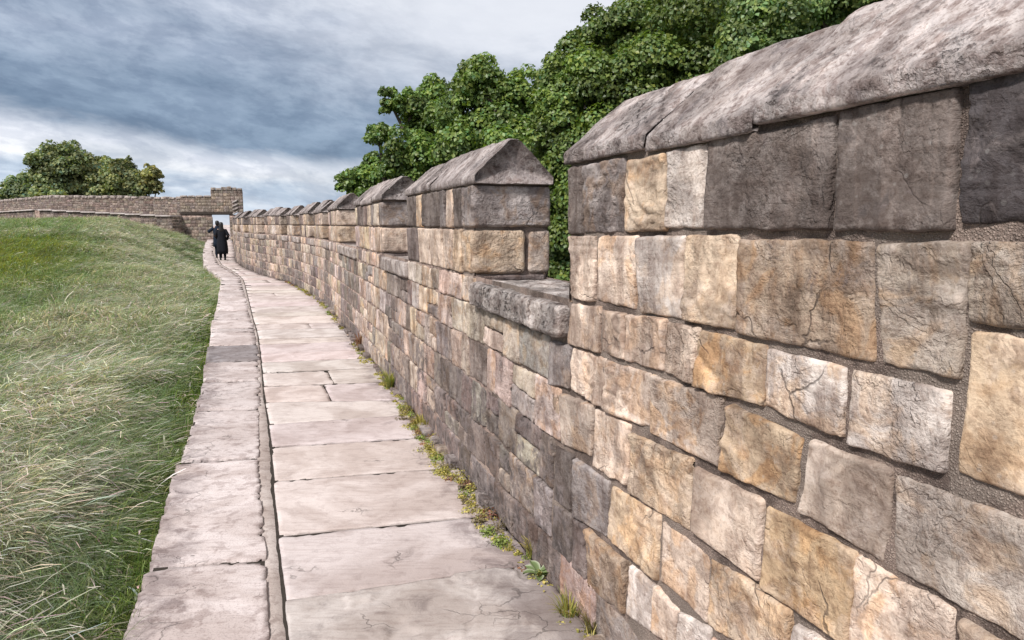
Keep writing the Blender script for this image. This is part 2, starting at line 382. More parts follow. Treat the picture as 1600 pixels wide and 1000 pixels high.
def stone(mb, fr, quad, space, H=.012, seed=0, style='smooth', col=(.4,.35,.3), dirt=0., back=-.03, edge=.009, rnd=None,
          wob=.005, corner=.011, amp=1.0, grow=.0085, dirtf=None, ntop=1.0, fmin=.002):
    """one stone face: a pillowed, rough patch over a quad TL TR BR BL of (a, b) patch coordinates"""
    q = np.array(quad, float)
    cen = q.mean(0)
    w = .5 * (np.linalg.norm(q[1]-q[0]) + np.linalg.norm(q[2]-q[3])); h = .5 * (np.linalg.norm(q[3]-q[0]) + np.linalg.norm(q[2]-q[1]))
    q = cen + (q - cen) * np.array([[1 + 2*grow/max(w,.02), 1 + 2*grow/max(h,.02)]]) if grow else q
    nu = max(2, int(round(w / space)) + 1); nv = max(2, int(round(h / space)) + 1)
    ed0 = min(edge, .3*w, .3*h)
    def gl(n, L):
        e = ed0/L; m = max(2, n)
        return np.concatenate([[0, e*.3, e*.62], np.linspace(e, 1-e, m), [1-e*.62, 1-e*.3, 1]])
    p = gl(nu, w); r = gl(nv, h); nu = len(p); nv = len(r)
    P, Rr = np.meshgrid(p, r, indexing='ij'); P = P.ravel(); Rr = Rr.ravel()
    ab = (q[0][None]*((1-P)*(1-Rr))[:,None] + q[1][None]*(P*(1-Rr))[:,None] + q[2][None]*(P*Rr)[:,None] + q[3][None]*((1-P)*Rr)[:,None])
    rc = min(corner, .35*w, .35*h)
    ed = min(edge, .3*w, .3*h)
    n3 = np.stack([ab[:,0], ab[:,1], np.full(len(ab), seed * 1.713)], -1)
    qx = np.abs(P-.5)*w - (w/2 - rc); qy = np.abs(Rr-.5)*h - (h/2 - rc)
    d = rc - (np.hypot(np.maximum(qx,0), np.maximum(qy,0)) + np.minimum(np.maximum(qx,qy),0))
    d = d + wob * (fbm(n3*22, 3, 3) + .8*fbm(n3*6, 2, 4))
    t = np.clip(d / ed, 0, 1)
    prof = 1 - (1 - t) ** 2.2
    sd = np.random.default_rng(seed)
    tilt = sd.uniform(-1, 1, 2) * .007 * amp
    hn = .006 * fbm(n3*7, 3, 11)
    if style == 'smooth': hn = hn + .0030 * fbm(n3*24, 5, 5, .6)
    elif style == 'rough': hn = hn + .010 * fbm(n3*18, 5, 5, .65) - .005*np.maximum(0, fbm(n3*34, 3, 8)) * 2
    elif style == 'bed':
        hn = hn + .006 * fbm(n3*np.array([6, 70, 1.]), 4, 5) - .010*ss((fbm(n3*np.array([5, 9, 1.]), 3, 6)-.15)*5)
    elif style == 'flake':
        wq = n3 + .25*fbm(n3*3, 3, 12)[:,None]
        hn = hn*.4 - .004 + .0105*(ss((fbm(wq*1.5, 4, 6)+.12)*16) + ss((fbm(wq*1.9+4, 4, 7)-.05)*16) + ss((fbm(wq*2.6+9, 4, 8)-.18)*14)) - .004 + .0012*fbm(n3*26, 3, 9)
    elif style == 'chip':
        v = fbm(n3*np.array([9, 9, 1.]) + 3*fbm(n3*4,2,9)[:,None], 3, 6)
        hn = hn + .020 * np.abs(v) - .006 + .006 * fbm(n3*26, 5, 5, .6)
    top = H + (hn * amp + tilt[0]*(P-.5)*2 + tilt[1]*(Rr-.5)*2) * ntop
    if fmin is not None: top = fmin + np.logaddexp(0, (top - fmin)/.003)*.003
    hh = back + prof * (top - back)
    V = fr(ab[:,0], ab[:,1], hh)
    Q = grid_quads(nu, nv)
    m = (nu//2)*nv + nv//2
    nrm = np.cross(V[m+nv]-V[m], V[m+1]-V[m])
    out = fr(ab[m:m+1,0], ab[m:m+1,1], np.array([.5])) - fr(ab[m:m+1,0], ab[m:m+1,1], np.array([0.]))
    if np.dot(nrm, out[0]) < 0: Q = Q[:, ::-1]
    c = np.tile(np.array([*col, 0.]), (len(V), 1)); c[:,3] = dirt if dirtf is None else dirt + dirtf(ab[:,0], ab[:,1])
    mb.add(V, Q, None, c, float(sd.uniform(0, 1)) if rnd is None else rnd)

def block(mb, fr, lo, hi, space, rad=.02, amp=.006, seed=0, col=(.4,.35,.3), dirt=0., freq=14., taper=None, bed=0.):
    """a whole rounded rough stone block in a frame fr(a, c, b): along, depth, height"""
    lo = np.array(lo, float); hi = np.array(hi, float)
    rad = min(rad, .45*(hi-lo).min())
    VS = []; QS = []; off = 0
    for ax in range(3):
        o1, o2 = [i for i in range(3) if i != ax]
        n1 = max(3, int((hi-lo)[o1]/space)+2); n2 = max(3, int((hi-lo)[o2]/space)+2)
        def lin(o, n):
            g = np.linspace(lo[o], hi[o], n)
            return np.unique(np.concatenate([g, [lo[o]+rad*.4, hi[o]-rad*.4, lo[o]+rad, hi[o]-rad]]))
        g1, g2 = lin(o1, n1), lin(o2, n2)
        A, B = np.meshgrid(g1, g2, indexing='ij')
        for side in (0, 1):
            P = np.zeros((A.size, 3)); P[:, o1] = A.ravel(); P[:, o2] = B.ravel(); P[:, ax] = (lo, hi)[side][ax]
            q = grid_quads(len(g1), len(g2), off)
            flip = (side == 0) ^ (ax == 1)
            QS.append(q[:, ::-1] if flip else q); VS.append(P); off += len(P)
    P = np.concatenate(VS); Q = np.concatenate(QS)
    I = np.clip(P, lo+rad, hi-rad); D = P - I; L = np.linalg.norm(D, axis=1, keepdims=True); D = D/np.maximum(L,1e-9)
    n3 = P + seed*3.71
    dn = amp*(fbm(n3*freq, 4, 21) + .8*fbm(n3*freq*.3, 2, 22))
    if bed: dn = dn + bed*fbm(n3*np.array([4., 4., 60.]), 3, 23)
    P2 = I + D*(rad + dn[:,None])
    if taper is not None: P2 = taper(P2)
    V = fr(P2[:,0], P2[:,1], P2[:,2])
    # orientation check on the first quad
    q0 = Q[len(Q)//12]; nr = np.cross(V[q0[1]]-V[q0[0]], V[q0[2]]-V[q0[0]])
    if np.dot(nr, V[q0].mean(0) - V.mean(0)) < 0: Q = Q[:, ::-1]
    mb.add(V, Q, None, (*col, dirt), float(np.random.default_rng(seed).uniform(0,1)))

def prism(mb, fr, a0, a1, sec, space, seed=0, col=(.4,.36,.35), dirt=0.2, amp=.010, skew=0., freq=9.):
    """coping stone: section sec (list of (c, b)) swept along a; skew shifts the ends so that joints lean"""
    sec = np.array(sec, float); pts = []
    for i in range(len(sec)):
        p, q = sec[i], sec[(i+1) % len(sec)]
        n = max(2, int(np.linalg.norm(q-p)/space))
        for k in range(n): pts.append(p + (q-p)*k/n)
    pts = np.array(pts)
    if space < .03: pts = .8*pts + .1*np.roll(pts,1,0) + .1*np.roll(pts,-1,0)
    m = len(pts); cen = np.array([sec[:,0].mean(), sec[:,1].min() + .35*(sec[:,1].max()-sec[:,1].min())])
    n = max(3, int((a1-a0)/space)+1)
    av = np.linspace(a0, a1, n)
    sc = np.ones(n); sc[0] = sc[-1] = .955
    if n > 5: sc[1] = sc[-2] = .99
    V = np.zeros((n, m, 3))
    d = pts - cen; L = np.linalg.norm(d, axis=1, keepdims=True)
    for i in range(n):
        pp = cen + d*sc[i] if True else pts
        V[i,:,0] = av[i] + skew*(pts[:,1]-sec[:,1].min()); V[i,:,1] = pp[:,0]; V[i,:,2] = pp[:,1]
    F = V.reshape(-1,3)
    n3 = F + seed*2.37
    dn = amp*(fbm(n3*np.array([freq*.9, freq*1.7, freq*1.7]), 6, 31, .70) + .35*fbm(n3*2.6, 2, 32))
    dd = np.tile(d/np.maximum(L,1e-6), (n,1))
    F[:,1] += dd[:,0]*dn; F[:,2] += dd[:,1]*dn
    i = np.arange(n-1)[:,None]*m + np.arange(m)[None,:]
    j = np.arange(n-1)[:,None]*m + (np.arange(m)[None,:]+1) % m
    Q = np.stack([i, i+m, j+m, j], -1).reshape(-1,4)
    e0 = np.array([[av[0]+skew*(cen[1]-sec[:,1].min())+.0, cen[0], cen[1]]]); e1 = e0.copy(); e1[0,0] += a1-a0
    F2 = np.concatenate([F, e0, e1])
    k = np.arange(m); k2 = (k+1) % m
    T = np.concatenate([np.stack([k, k2, np.full(m, n*m)], -1)[:, ::-1], np.stack([(n-1)*m+k, (n-1)*m+k2, np.full(m, n*m+1)], -1)])
    W = fr(F2[:,0], F2[:,1], F2[:,2])
    q0 = Q[len(Q)//2]; nr = np.cross(W[q0[1]]-W[q0[0]], W[q0[2]]-W[q0[0]])
    if np.dot(nr, W[q0].mean(0) - W[-2:].mean(0)) < 0: Q = Q[:, ::-1]; T = T[:, ::-1]
    mb.add(W, Q, T, (*col, dirt), float(np.random.default_rng(seed).uniform(0,1)))

def sheet(mb, fr, a0, a1, b0, b1, space, h=-.005, amp=.009, col=(1,1,1)):
    nu = max(2, int((a1-a0)/space)+1); nv = max(2, int((b1-b0)/space)+1)
    A, B = np.meshgrid(np.linspace(a0,a1,nu), np.linspace(b0,b1,nv), indexing='ij'); A = A.ravel(); B = B.ravel()
    n3 = np.stack([A, B, 0*A], -1)
    V = fr(A, B, h + amp*(.8*fbm(n3*16, 4, 41) + .7*fbm(n3*4.5, 2, 42)))
    mb.add(V, grid_quads(nu, nv), None, (*col, 0))

def spacing(s):
    s = abs(s)
    return .0075 if s < 3.3 else .012 if s < 5 else .02 if s < 8 else .035 if s < 14 else .06 if s < 24 else .09

def courses(mb, fr, a0, a1, b0, b1, length, pick, seed, sp=None, H=.010, jit=.014, split=.0, gap=.010, dirtfn=None, mute=.22, dim=1.):
    """fill one course a0..a1 between heights b0 (low) and b1 with stones of random length"""
    g = np.random.default_rng(seed); a = a0; k = 0
    while a < a1 - .03:
        L = length * g.uniform(.55, 1.5)
        e = min(a + L, a1)
        if a1 - e < .12: e = a1
        s_ = sp if sp else spacing(.5*(a+e))
        pieces = [(b0, b1)]
        if split and g.uniform() < split and (b1-b0) > .15:
            mid = b0 + (b1-b0)*g.uniform(.4, .6); pieces = [(b0, mid-gap/2), (mid+gap/2, b1)]
        for (c0, c1) in pieces:
            j = g.uniform(-jit, jit, 8)*.5
            x0, x1 = a + gap/2, e - gap/2
            key = pick(.5*(a+e), .5*(c0+c1), g)
            base = np.array(PAL[key]); base = (base + mute*(np.array((.40,.335,.292)) - base))*dim * g.uniform(.82, 1.18) * (1 + g.uniform(-.05,.05,3))
            dt = dirtfn(.5*(a+e), .5*(c0+c1), g) if dirtfn else 0.
            stone(mb, fr, [(x0+j[0], c1+j[1]), (x1+j[2], c1+j[3]), (x1+j[4], c0+j[5]), (x0+j[6], c0+j[7])], s_,
                  H=H*.7 + g.uniform(-.004,.006), seed=seed*977+k, style=STYLE.get(key, 'smooth') if key != 'P' else ('smooth','rough','chip','bed')[g.integers(0,4)],
                  col=base, dirt=dt, edge=.012 if s_ < .03 else .02, wob=.008 if s_ < .03 else .004)
            k += 1
        a = e

TRACED = [
  ('m','D',[[3.008,1.818],[2.872,1.82],[2.864,1.566],[2.995,1.56]]),
  ('m','G',[[2.855,1.814],[2.546,1.818],[2.549,1.576],[2.852,1.569]]),
  ('m','B',[[2.532,1.811],[2.287,1.809],[2.281,1.585],[2.54,1.576]]),
  ('m','W',[[2.276,1.812],[2.08,1.817],[2.074,1.591],[2.275,1.594]]),
  ('m','D',[[2.068,1.823],[1.626,1.822],[1.62,1.592],[2.068,1.588]]),
  ('m','D',[[1.608,1.832],[1.344,1.83],[1.331,1.592],[1.603,1.588]]),
  ('m','X',[[1.322,1.839],[0.8,1.849],[0.8,1.602],[1.312,1.602]]),
  ('m','P',[[2.995,1.549],[2.753,1.556],[2.755,1.317],[2.957,1.31]]),
  ('m','P',[[2.738,1.556],[2.448,1.559],[2.453,1.323],[2.734,1.324]]),
  ('m','W',[[2.435,1.555],[2.177,1.567],[2.176,1.326],[2.411,1.317]]),
  ('m','B',[[2.166,1.563],[1.936,1.571],[1.924,1.33],[2.162,1.322]]),
  ('m','R',[[1.919,1.559],[1.507,1.563],[1.484,1.328],[1.916,1.32]]),
  ('m','K',[[1.484,1.556],[1.294,1.568],[1.298,1.333],[1.455,1.328]]),
  ('m','K',[[1.292,1.568],[0.8,1.578],[0.8,1.433],[1.284,1.433]]),
  ('b','O',[[1.275,1.411],[0.85,1.421],[0.85,1.165],[1.278,1.165]]),
  ('b','P',[[2.975,1.285],[2.702,1.295],[2.706,1.135],[2.99,1.123]]),
  ('b','P',[[2.691,1.291],[2.518,1.296],[2.525,1.142],[2.696,1.135]]),
  ('b','P',[[2.509,1.293],[2.263,1.307],[2.269,1.152],[2.515,1.139]]),
  ('b','P',[[2.255,1.302],[2.084,1.306],[2.093,1.146],[2.258,1.15]]),
  ('b','O',[[2.074,1.302],[1.807,1.302],[1.806,1.154],[2.089,1.141]]),
  ('b','W',[[1.8,1.296],[1.553,1.297],[1.546,1.148],[1.801,1.154]]),
  ('b','W',[[1.534,1.298],[1.311,1.301],[1.312,1.15],[1.524,1.142]]),
  ('b','G',[[3.172,1.1],[2.964,1.107],[2.978,0.937],[3.183,0.912]]),
  ('b','P',[[2.939,1.106],[2.654,1.114],[2.656,0.927],[2.947,0.939]]),
  ('b','P',[[2.643,1.111],[2.348,1.122],[2.347,0.946],[2.656,0.923]]),
  ('b','G2',[[2.34,1.117],[1.966,1.134],[1.976,0.941],[2.334,0.935]]),
  ('b','O',[[1.929,1.12],[1.669,1.106],[1.682,0.949],[1.959,0.937]]),
  ('b','G2',[[1.637,1.111],[1.417,1.118],[1.424,0.925],[1.652,0.938]]),
  ('b','W2',[[1.406,1.112],[0.8,1.122],[0.8,0.924],[1.39,0.924]]),
  ('b','G2',[[3.043,0.893],[2.763,0.916],[2.773,0.716],[3.038,0.687]]),
  ('b','P',[[2.74,0.906],[2.465,0.92],[2.482,0.705],[2.744,0.685]]),
  ('b','B',[[2.455,0.894],[2.098,0.915],[2.098,0.703],[2.463,0.682]]),
  ('b','P',[[2.071,0.901],[1.789,0.913],[1.795,0.7],[2.073,0.714]]),
  ('b','R2',[[1.771,0.902],[1.494,0.907],[1.497,0.706],[1.78,0.687]]),
  ('b','P',[[1.485,0.903],[1.268,0.904],[1.263,0.728],[1.488,0.701]]),
  ('b','B',[[1.247,0.896],[0.8,0.906],[0.8,0.727],[1.238,0.727]]),
  ('b','D',[[3.113,0.65],[2.926,0.664],[2.945,0.428],[3.129,0.404]]),
  ('b','G',[[2.907,0.659],[2.61,0.668],[2.627,0.455],[2.925,0.405]]),
  ('b','O',[[2.59,0.661],[2.262,0.68],[2.266,0.464],[2.607,0.461]]),
  ('b','P',[[2.246,0.668],[1.997,0.668],[2.0,0.467],[2.243,0.476]]),
  ('b','B',[[1.985,0.666],[1.671,0.686],[1.671,0.523],[1.988,0.468]]),
  ('b','W',[[1.653,0.657],[1.482,0.68],[1.483,0.539],[1.653,0.518]]),
  ('b','D',[[3.129,0.381],[2.931,0.403],[2.945,0.195],[3.139,0.178]]),
  ('b','R',[[2.791,0.412],[2.464,0.422],[2.479,0.229],[2.783,0.181]]),
  ('b','W',[[2.451,0.421],[2.28,0.437],[2.296,0.269],[2.47,0.23]]),
  ('b','P',[[2.272,0.437],[2.144,0.421],[2.151,0.3],[2.288,0.274]]),
  ('b','W',[[2.133,0.422],[1.981,0.456],[1.985,0.331],[2.137,0.298]]),
]

MERLONS = [(-3.2,-1.0),(.3,3.0),(4.35,6.32),(7.65,9.85),(12.1,13.8),(15.1,16.2),(17.1,18.5),(19.6,20.6),(21.5,23.4),(24.5,26.4),
           (27.7,29.6),(30.9,32.8),(34.1,36.0),(37.3,39.2),(40.5,42.4),(43.6,45.4)]
Z_SILL, Z_MID, Z_EAVE, Z_RIDGE = 1.29, 1.575, 1.832, 2.085

def pick_top(s, z, g): return g.choice(['D','D','V','G','B','P','G2'], p=[.30,.08,.16,.16,.12,.10,.08])
def pick_second(s, z, g): return g.choice(['P','W','B','G2','O','V'], p=[.38,.16,.18,.16,.05,.07])
def in_gap(s):
    for (a,b),(c,d) in zip(MERLONS[:-1], MERLONS[1:]):
        if b-.1 < s < c-.1: return True
    return False
def pick_body(s, z, g):
    if 2.9 < s < 5.4:
        if z < .70: return g.choice(['V','G','D','G2','K'], p=[.36,.22,.16,.14,.12])
        if z < .95: return g.choice(['V','G','G2','K','P'], p=[.2,.25,.25,.15,.15])
        return g.choice(['G2','K','P','W','G'], p=[.3,.2,.25,.1,.15])
    if s >= 5.4 and in_gap(s): return g.choice(['V','G','G2','D'], p=[.4,.25,.2,.15])
    if z < .25: return g.choice(['G2','V','K','G'], p=[.35,.25,.2,.2])
    if s > 19: return g.choice(['G2','P','V','K','B','G'], p=[.28,.18,.2,.12,.1,.12])
    return g.choice(['P','G2','W','B','O','G','V'], p=[.33,.22,.13,.14,.05,.07,.06])
def dirt_body(s, z, g):
    d = 0.
    if 2.9 < s < 6.0: d += .42*ss((1.02 - z)/.5)
    elif s >= 6.0: d += .30*ss((.5 - z)/.4) + (.2 if in_gap(s) else 0)
    if s > 19: d += .12
    return d + g.uniform(-.05, .12)
def dirt_top(s, z, g): return .22 + g.uniform(-.1, .2)

wall = empty('battlement_wall', (*[float(v) for v in Wp(8.)], 0.),
             'long battlemented wall of buff and blackened sandstone blocks right of the flagstone path', 'wall')
wall['kind'] = 'thing'
face = MB(); core = MB()
S0, S1 = -2.6, 46.4
# ---- body: mortar bed and stones
for a, b in ((S0, -.2), (-.2, 2.0), (2.0, 4.0)): sheet(core, F_front, a, b, -.35, 1.30 if b <= 3 else 1.30, .011)
sheet(core, F_front, 4.0, 9., -.35, 1.30, .03, h=-.003, col=(1.5,1.45,1.45)); sheet(core, F_front, 9., S1, -.35, 1.30, .12, amp=.002, h=-.002, col=(2.,1.9,1.9))
sheet(core, F_back, S0, S1, -3.4, 1.28, .3, h=-.012)
for a in np.arange(S0, S1, .5):
    e = min(a + .5, S1)
    A = np.array([a, e, e, a]); Cc = np.array([.012, .012, TH-.012, TH-.012])
    core.add(F_vol(A, Cc, np.full(4, 1.13)), [[0,1,2,3]], None, (.9,.9,.9,0))
for s_, sg in ((S0, 0), (S1, 1)):
    core.add(F_vol(np.full(4, s_), np.array([.01,TH,TH,.01]), np.array([-.4,-.4,1.3,1.3])), [[0,1,2,3]], None, (.9,.9,.9,0))
k = 0
def d_near(a, b): return .46*ss((a - 2.45)/.9)*ss((.75 - b)/.55) + .10*ss((.2-b)/.2)
TR_M = []
for part, key, q in TRACED:
    g = np.random.default_rng(100+k)
    base = np.array(PAL[key]) * g.uniform(.90, 1.10)
    st = STYLE.get(key, None) or ('smooth','rough','chip','bed')[g.integers(0, 4)]
    dt = {'D': .24, 'X': .36, 'G': .24, 'R': .24, 'K': .16}.get(key, 0.02)
    args = dict(quad=q, space=.0075, H=.006 + g.uniform(-.003,.006), seed=300+k, style=st, col=base, dirt=dt, amp=1.15, dirtf=d_near)
    if part == 'm': TR_M.append(args)
    else: stone(face, F_front, **args)
    k += 1
LV = [1.29, 1.13, .92, .68, .44, .205, .0]
def fill(a0, a1, c, seed, length=.28, split=.0):
    courses(face, F_front, a0, a1, LV[c+1] + .008, LV[c] - .008, length, pick_body, seed, dirtfn=dirt_body, split=split)
for c, s_left, s_right in ((0, 3.0, .79), (1, 3.19, .79), (2, 3.06, .79), (3, 3.14, 1.47), (4, 3.15, 1.97)):
    fill(S0, s_right, c, 40+c)
    if c == 0:      # the top body course stops where the crenel slabs lie
        for i in range(1, len(MERLONS)):
            a, b = MERLONS[i]
            nxt = MERLONS[i+1][0] if i+1 < len(MERLONS) else S1
            if i == 1: continue
            fill(a - .04, b + .04, 0, 60+i, .27)
    else:
        fill(s_left, 9., c, 50+c, .26, .16); fill(9., S1, c, 80+c, .30, .1)
fill(S0, S1, 5, 57, .33)
# small packing stones left by the trace
for q, key in (([(2.92,.40),(2.81,.41),(2.80,.20),(2.92,.19)],'V'), ([(3.14,.88),(3.07,.88),(3.07,.70),(3.14,.69)],'R')):
    stone(face, F_front, q, .0075, H=.008, seed=777, style='rough', col=PAL[key], dirt=.3)
# rough footing stones standing a little proud along the foot of the wall
g = np.random.default_rng(5); a = -1.0
while a < 16:
    L = g.uniform(.12, .34); hgt = g.uniform(.02, .07)
    if g.uniform() < .5:
        key = g.choice(['V','G','K','D'])
        block(face, F_vol, (a, -.055 - g.uniform(0,.03), -.25), (a+L-.02, .03, hgt), .014 if a < 5 else .04, .012, .010, int(a*100)+9000, PAL[key], .32)
    a += L
core.build('mortar_core', M_MORTAR, wall)
face.build('wall_face', M_STONE, wall)

# ---- merlons with their coping stones
def cope_sec(drop=0., out=.035, top=0.):
    return [(-out, Z_EAVE+drop), (-out-.002, Z_EAVE+.045+drop), (TH/2-.03, Z_RIDGE-.006+top), (TH/2+.03, Z_RIDGE-.006+top),
            (TH+out+.002, Z_EAVE+.045+drop), (TH+out, Z_EAVE+drop)]
for mi, (s0, s1) in enumerate(MERLONS):
    mb = MB(); near = mi <= 3
    sp = spacing(max(s0, 1.0) if mi else 6.)
    o = F_vol(np.array([s0]), np.array([TH/2]), np.array([Z_SILL]))[0]
    # mortar core
    cb = MB()
    spc = .012 if mi in (1,2) else .06
    sheet(cb, F_front, s0+.01, s1-.01, 1.12, 1.86, spc, amp=.005)
    sheet(cb, F_back, s0+.01, s1-.01, 1.12, 1.86, .1)
    sheet(cb, F_end(s0, -1), .012, TH-.012, 1.12, 1.86, spc, h=-.014)
    sheet(cb, F_end(s1, 1), .012, TH-.012, 1.12, 1.86, .1, h=-.014)
    if mi == 1:
        for args in TR_M: stone(mb, F_front, **args)
        courses(mb, F_front, s0+.02, .79, Z_MID+.006, Z_EAVE-.012, .3, pick_top, 31, dirtfn=dirt_top)
        courses(mb, F_front, s0+.02, .79, Z_SILL+.03, Z_MID-.012, .3, pick_second, 32)
    elif mi == 2:
        # stone list read off the photo: (start, end, colour)
        for a, e, key in ((4.60,4.80,'D'),(4.80,4.99,'P'),(5.0,5.17,'G'),(5.17,5.72,'D'),(5.73,5.95,'B'),(5.96,6.31,'D')):
            stone(mb, F_front, [(a+.006,Z_EAVE-.014),(e-.006,Z_EAVE-.014),(e-.006,Z_MID+.008),(a+.006,Z_MID+.008)], sp, .010, int(a*1000), 'bed' if key=='D' else 'smooth', PAL[key], .28 if key in 'DG' else .05)
        for a, e, key in ((4.60,4.82,'B'),(4.83,5.07,'P'),(5.08,5.48,'P'),(5.49,5.86,'P'),(5.87,6.31,'V')):
            stone(mb, F_front, [(a+.006,Z_MID-.012),(e-.006,Z_MID-.012),(e-.006,Z_SILL+.018),(a+.006,Z_SILL+.018)], sp, .010, int(a*1000)+7, 'chip' if key=='B' else 'smooth', PAL[key], .10)
    else:
        courses(mb, F_front, s0+.2, s1, Z_MID+.006, Z_EAVE-.012, .30, pick_top, 200+mi, dirtfn=dirt_top)
        courses(mb, F_front, s0+.2, s1, Z_SILL+.014, Z_MID-.010, .30, pick_second, 240+mi)
    g = np.random.default_rng(500+mi)
    if mi != 1:
        # end quoins: whole blocks that turn the corner
        q = .245 if mi == 2 else .19
        kc = 'G' if mi == 2 else g.choice(['G2','G','K','P'])
        block(mb, F_vol, (s0-.012, -.012, Z_MID+.006), (s0+q, TH+.006, Z_EAVE-.010), min(sp*1.3,.05), .022, .006, 600+mi,
              np.array(PAL[kc])*(1.25 if mi == 2 else 1), .22 if mi == 2 else .12, bed=.005)
        kc = 'B' if mi in (2,) else g.choice(['B','P','O','R'])
        block(mb, F_vol, (s0-.010, -.012, Z_SILL+.016), (s0+q, .315, Z_MID-.010), min(sp*1.3,.05), .03, .007, 700+mi, PAL[kc], .05)
        block(mb, F_vol, (s0-.006, .335, Z_SILL+.020), (s0+q, TH+.006, Z_MID-.014), min(sp*1.3,.05), .025, .006, 800+mi, PAL['G2'], .08)
        block(mb, F_vol, (s0+.0, .01, Z_SILL-.03), (s0+q, TH-.02, Z_SILL+.012), min(sp*1.5,.05), .015, .008, 820+mi, PAL['V'], .3)
    for b0, b1, pk in ((Z_SILL+.014, Z_MID-.01, pick_second), (Z_MID+.006, Z_EAVE-.012, pick_top)):
        courses(mb, F_back, s0+.02, s1-.02, b0, b1, .35, pk, 900+mi+int(b0*10), sp=.06)
        courses(mb, F_end(s1, 1), .0, TH, b0, b1, .3, pk, 940+mi+int(b0*10), sp=.04)
    mer = mb.build('merlon', M_STONE, wall, origin=o)
    cb.build('mortar_core', M_MORTAR, mer, origin=o)
    # coping stones
    if mi == 1: cuts = [(3.03,2.41,.0,.0),(2.40,1.885,-.010,.012),(1.875,1.05,.006,.026),(1.04,.28,0.,.02)]
    elif mi == 2: cuts = [(6.34,5.72,.0,-.008),(5.71,5.42,.004,.004),(5.41,4.31,-.004,.01)]
    else:
        cuts = []; a = s1 + .035
        while a > s0 - .03:
            e = max(a - g.uniform(.45, 1.0), s0 - .035)
            if e - (s0-.035) < .25: e = s0 - .035
            cuts.append((a, e, g.uniform(-.012,.010), g.uniform(-.02,.02))); a = e - .008
    for ci, (a, e, dz, tp) in enumerate(cuts):
        cm = MB()
        cc = np.array((.41,.368,.362)) * g.uniform(.88, 1.12)
        prism(cm, F_vol, e, a, cope_sec(dz, .020 + g.uniform(-.004,.006), tp), .011 if mi == 1 else .016 if mi == 2 else .03 if mi == 3 else .07,
              seed=1000+mi*10+ci, col=cc, dirt=.30, amp=.009 if mi < 4 else .006, skew=-.25 if mi == 1 and ci < 3 else 0.)
        cm.build('coping_stone', M_COPE, mer, origin=F_vol(np.array([.5*(a+e)]), np.array([TH/2]), np.array([Z_EAVE]))[0])

# ---- crenel slabs
for i in range(len(MERLONS)-1):
    a, b = MERLONS[i][1]+.0, MERLONS[i+1][0]-.045
    if i == 0: continue
    sm = MB()
    top = 1.275
    if i == 1:
        block(sm, F_vol, (2.995, -.055, 1.135), (4.30, TH+.03, top), .014, .026, .011, 51, (.47,.43,.415), .16, bed=.009)
    else:
        block(sm, F_vol, (a+.01, -.04, 1.14), (b, TH+.03, top), .03 if i < 4 else .08, .025, .007, 52+i, np.array((.40,.36,.345)), .16, bed=.004)
    sm.build('crenel_slab', M_STONE if i > 1 else M_COPE, wall, origin=F_vol(np.array([.5*(a+b)]), np.array([TH/2]), np.array([1.2]))[0])

# ------------------------------------------------------------------ path
bed = MB()
ys = np.concatenate([np.arange(-5, 46, .5), np.arange(46, 76, 2.)])
sec = []
for y in ys:
    z = float(zpath(y)); xe, xw = float(XE(y)) + .02, float(XW(y)) + .03
    sec.append([(xe, y, z-.9), (xe, y, z+.003), (xw, y, z+.003), (xw, y, z-.9)])
sec = np.array(sec); n = len(ys)
i = np.arange(n-1)[:,None]*4 + np.arange(3)[None,:]
bed.add(sec.reshape(-1,3), np.stack([i, i+1, i+5, i+4], -1).reshape(-1,4), None, (.3,.3,.3,0))
path = bed.build('path', M_DIRT)
tag(path, 'narrow pale pink flagstone wall walk curving away from the camera beside the battlements', 'path', kind='structure')
def F_top(dz=0.):
    def f(a, b, h): return np.stack([a, b, zpath(b) + h + dz], -1)
    return f
fl = MB(); eg = MB(); stp = MB()
rows = [1.15, 1.95, 2.79, 3.43, 4.21, 4.89, 5.46, 6.16, 6.81, 7.44, 8.0, 8.55, 9.22, 9.7, 10.5, 11.1, 12.0, 12.6]
g = np.random.default_rng(77)
rows = [-2.6, -1.7, -.8, .1] + rows
while rows[-1] < 73: rows.append(rows[-1] + (g.uniform(.5, 1.0) if rows[-1] < 46 else 2.))
dR = {2.79:.34, 3.43:.27, 4.21:.26, 4.89:.24, 5.46:.30, 6.16:.09, 6.81:.20, 7.44:.27}
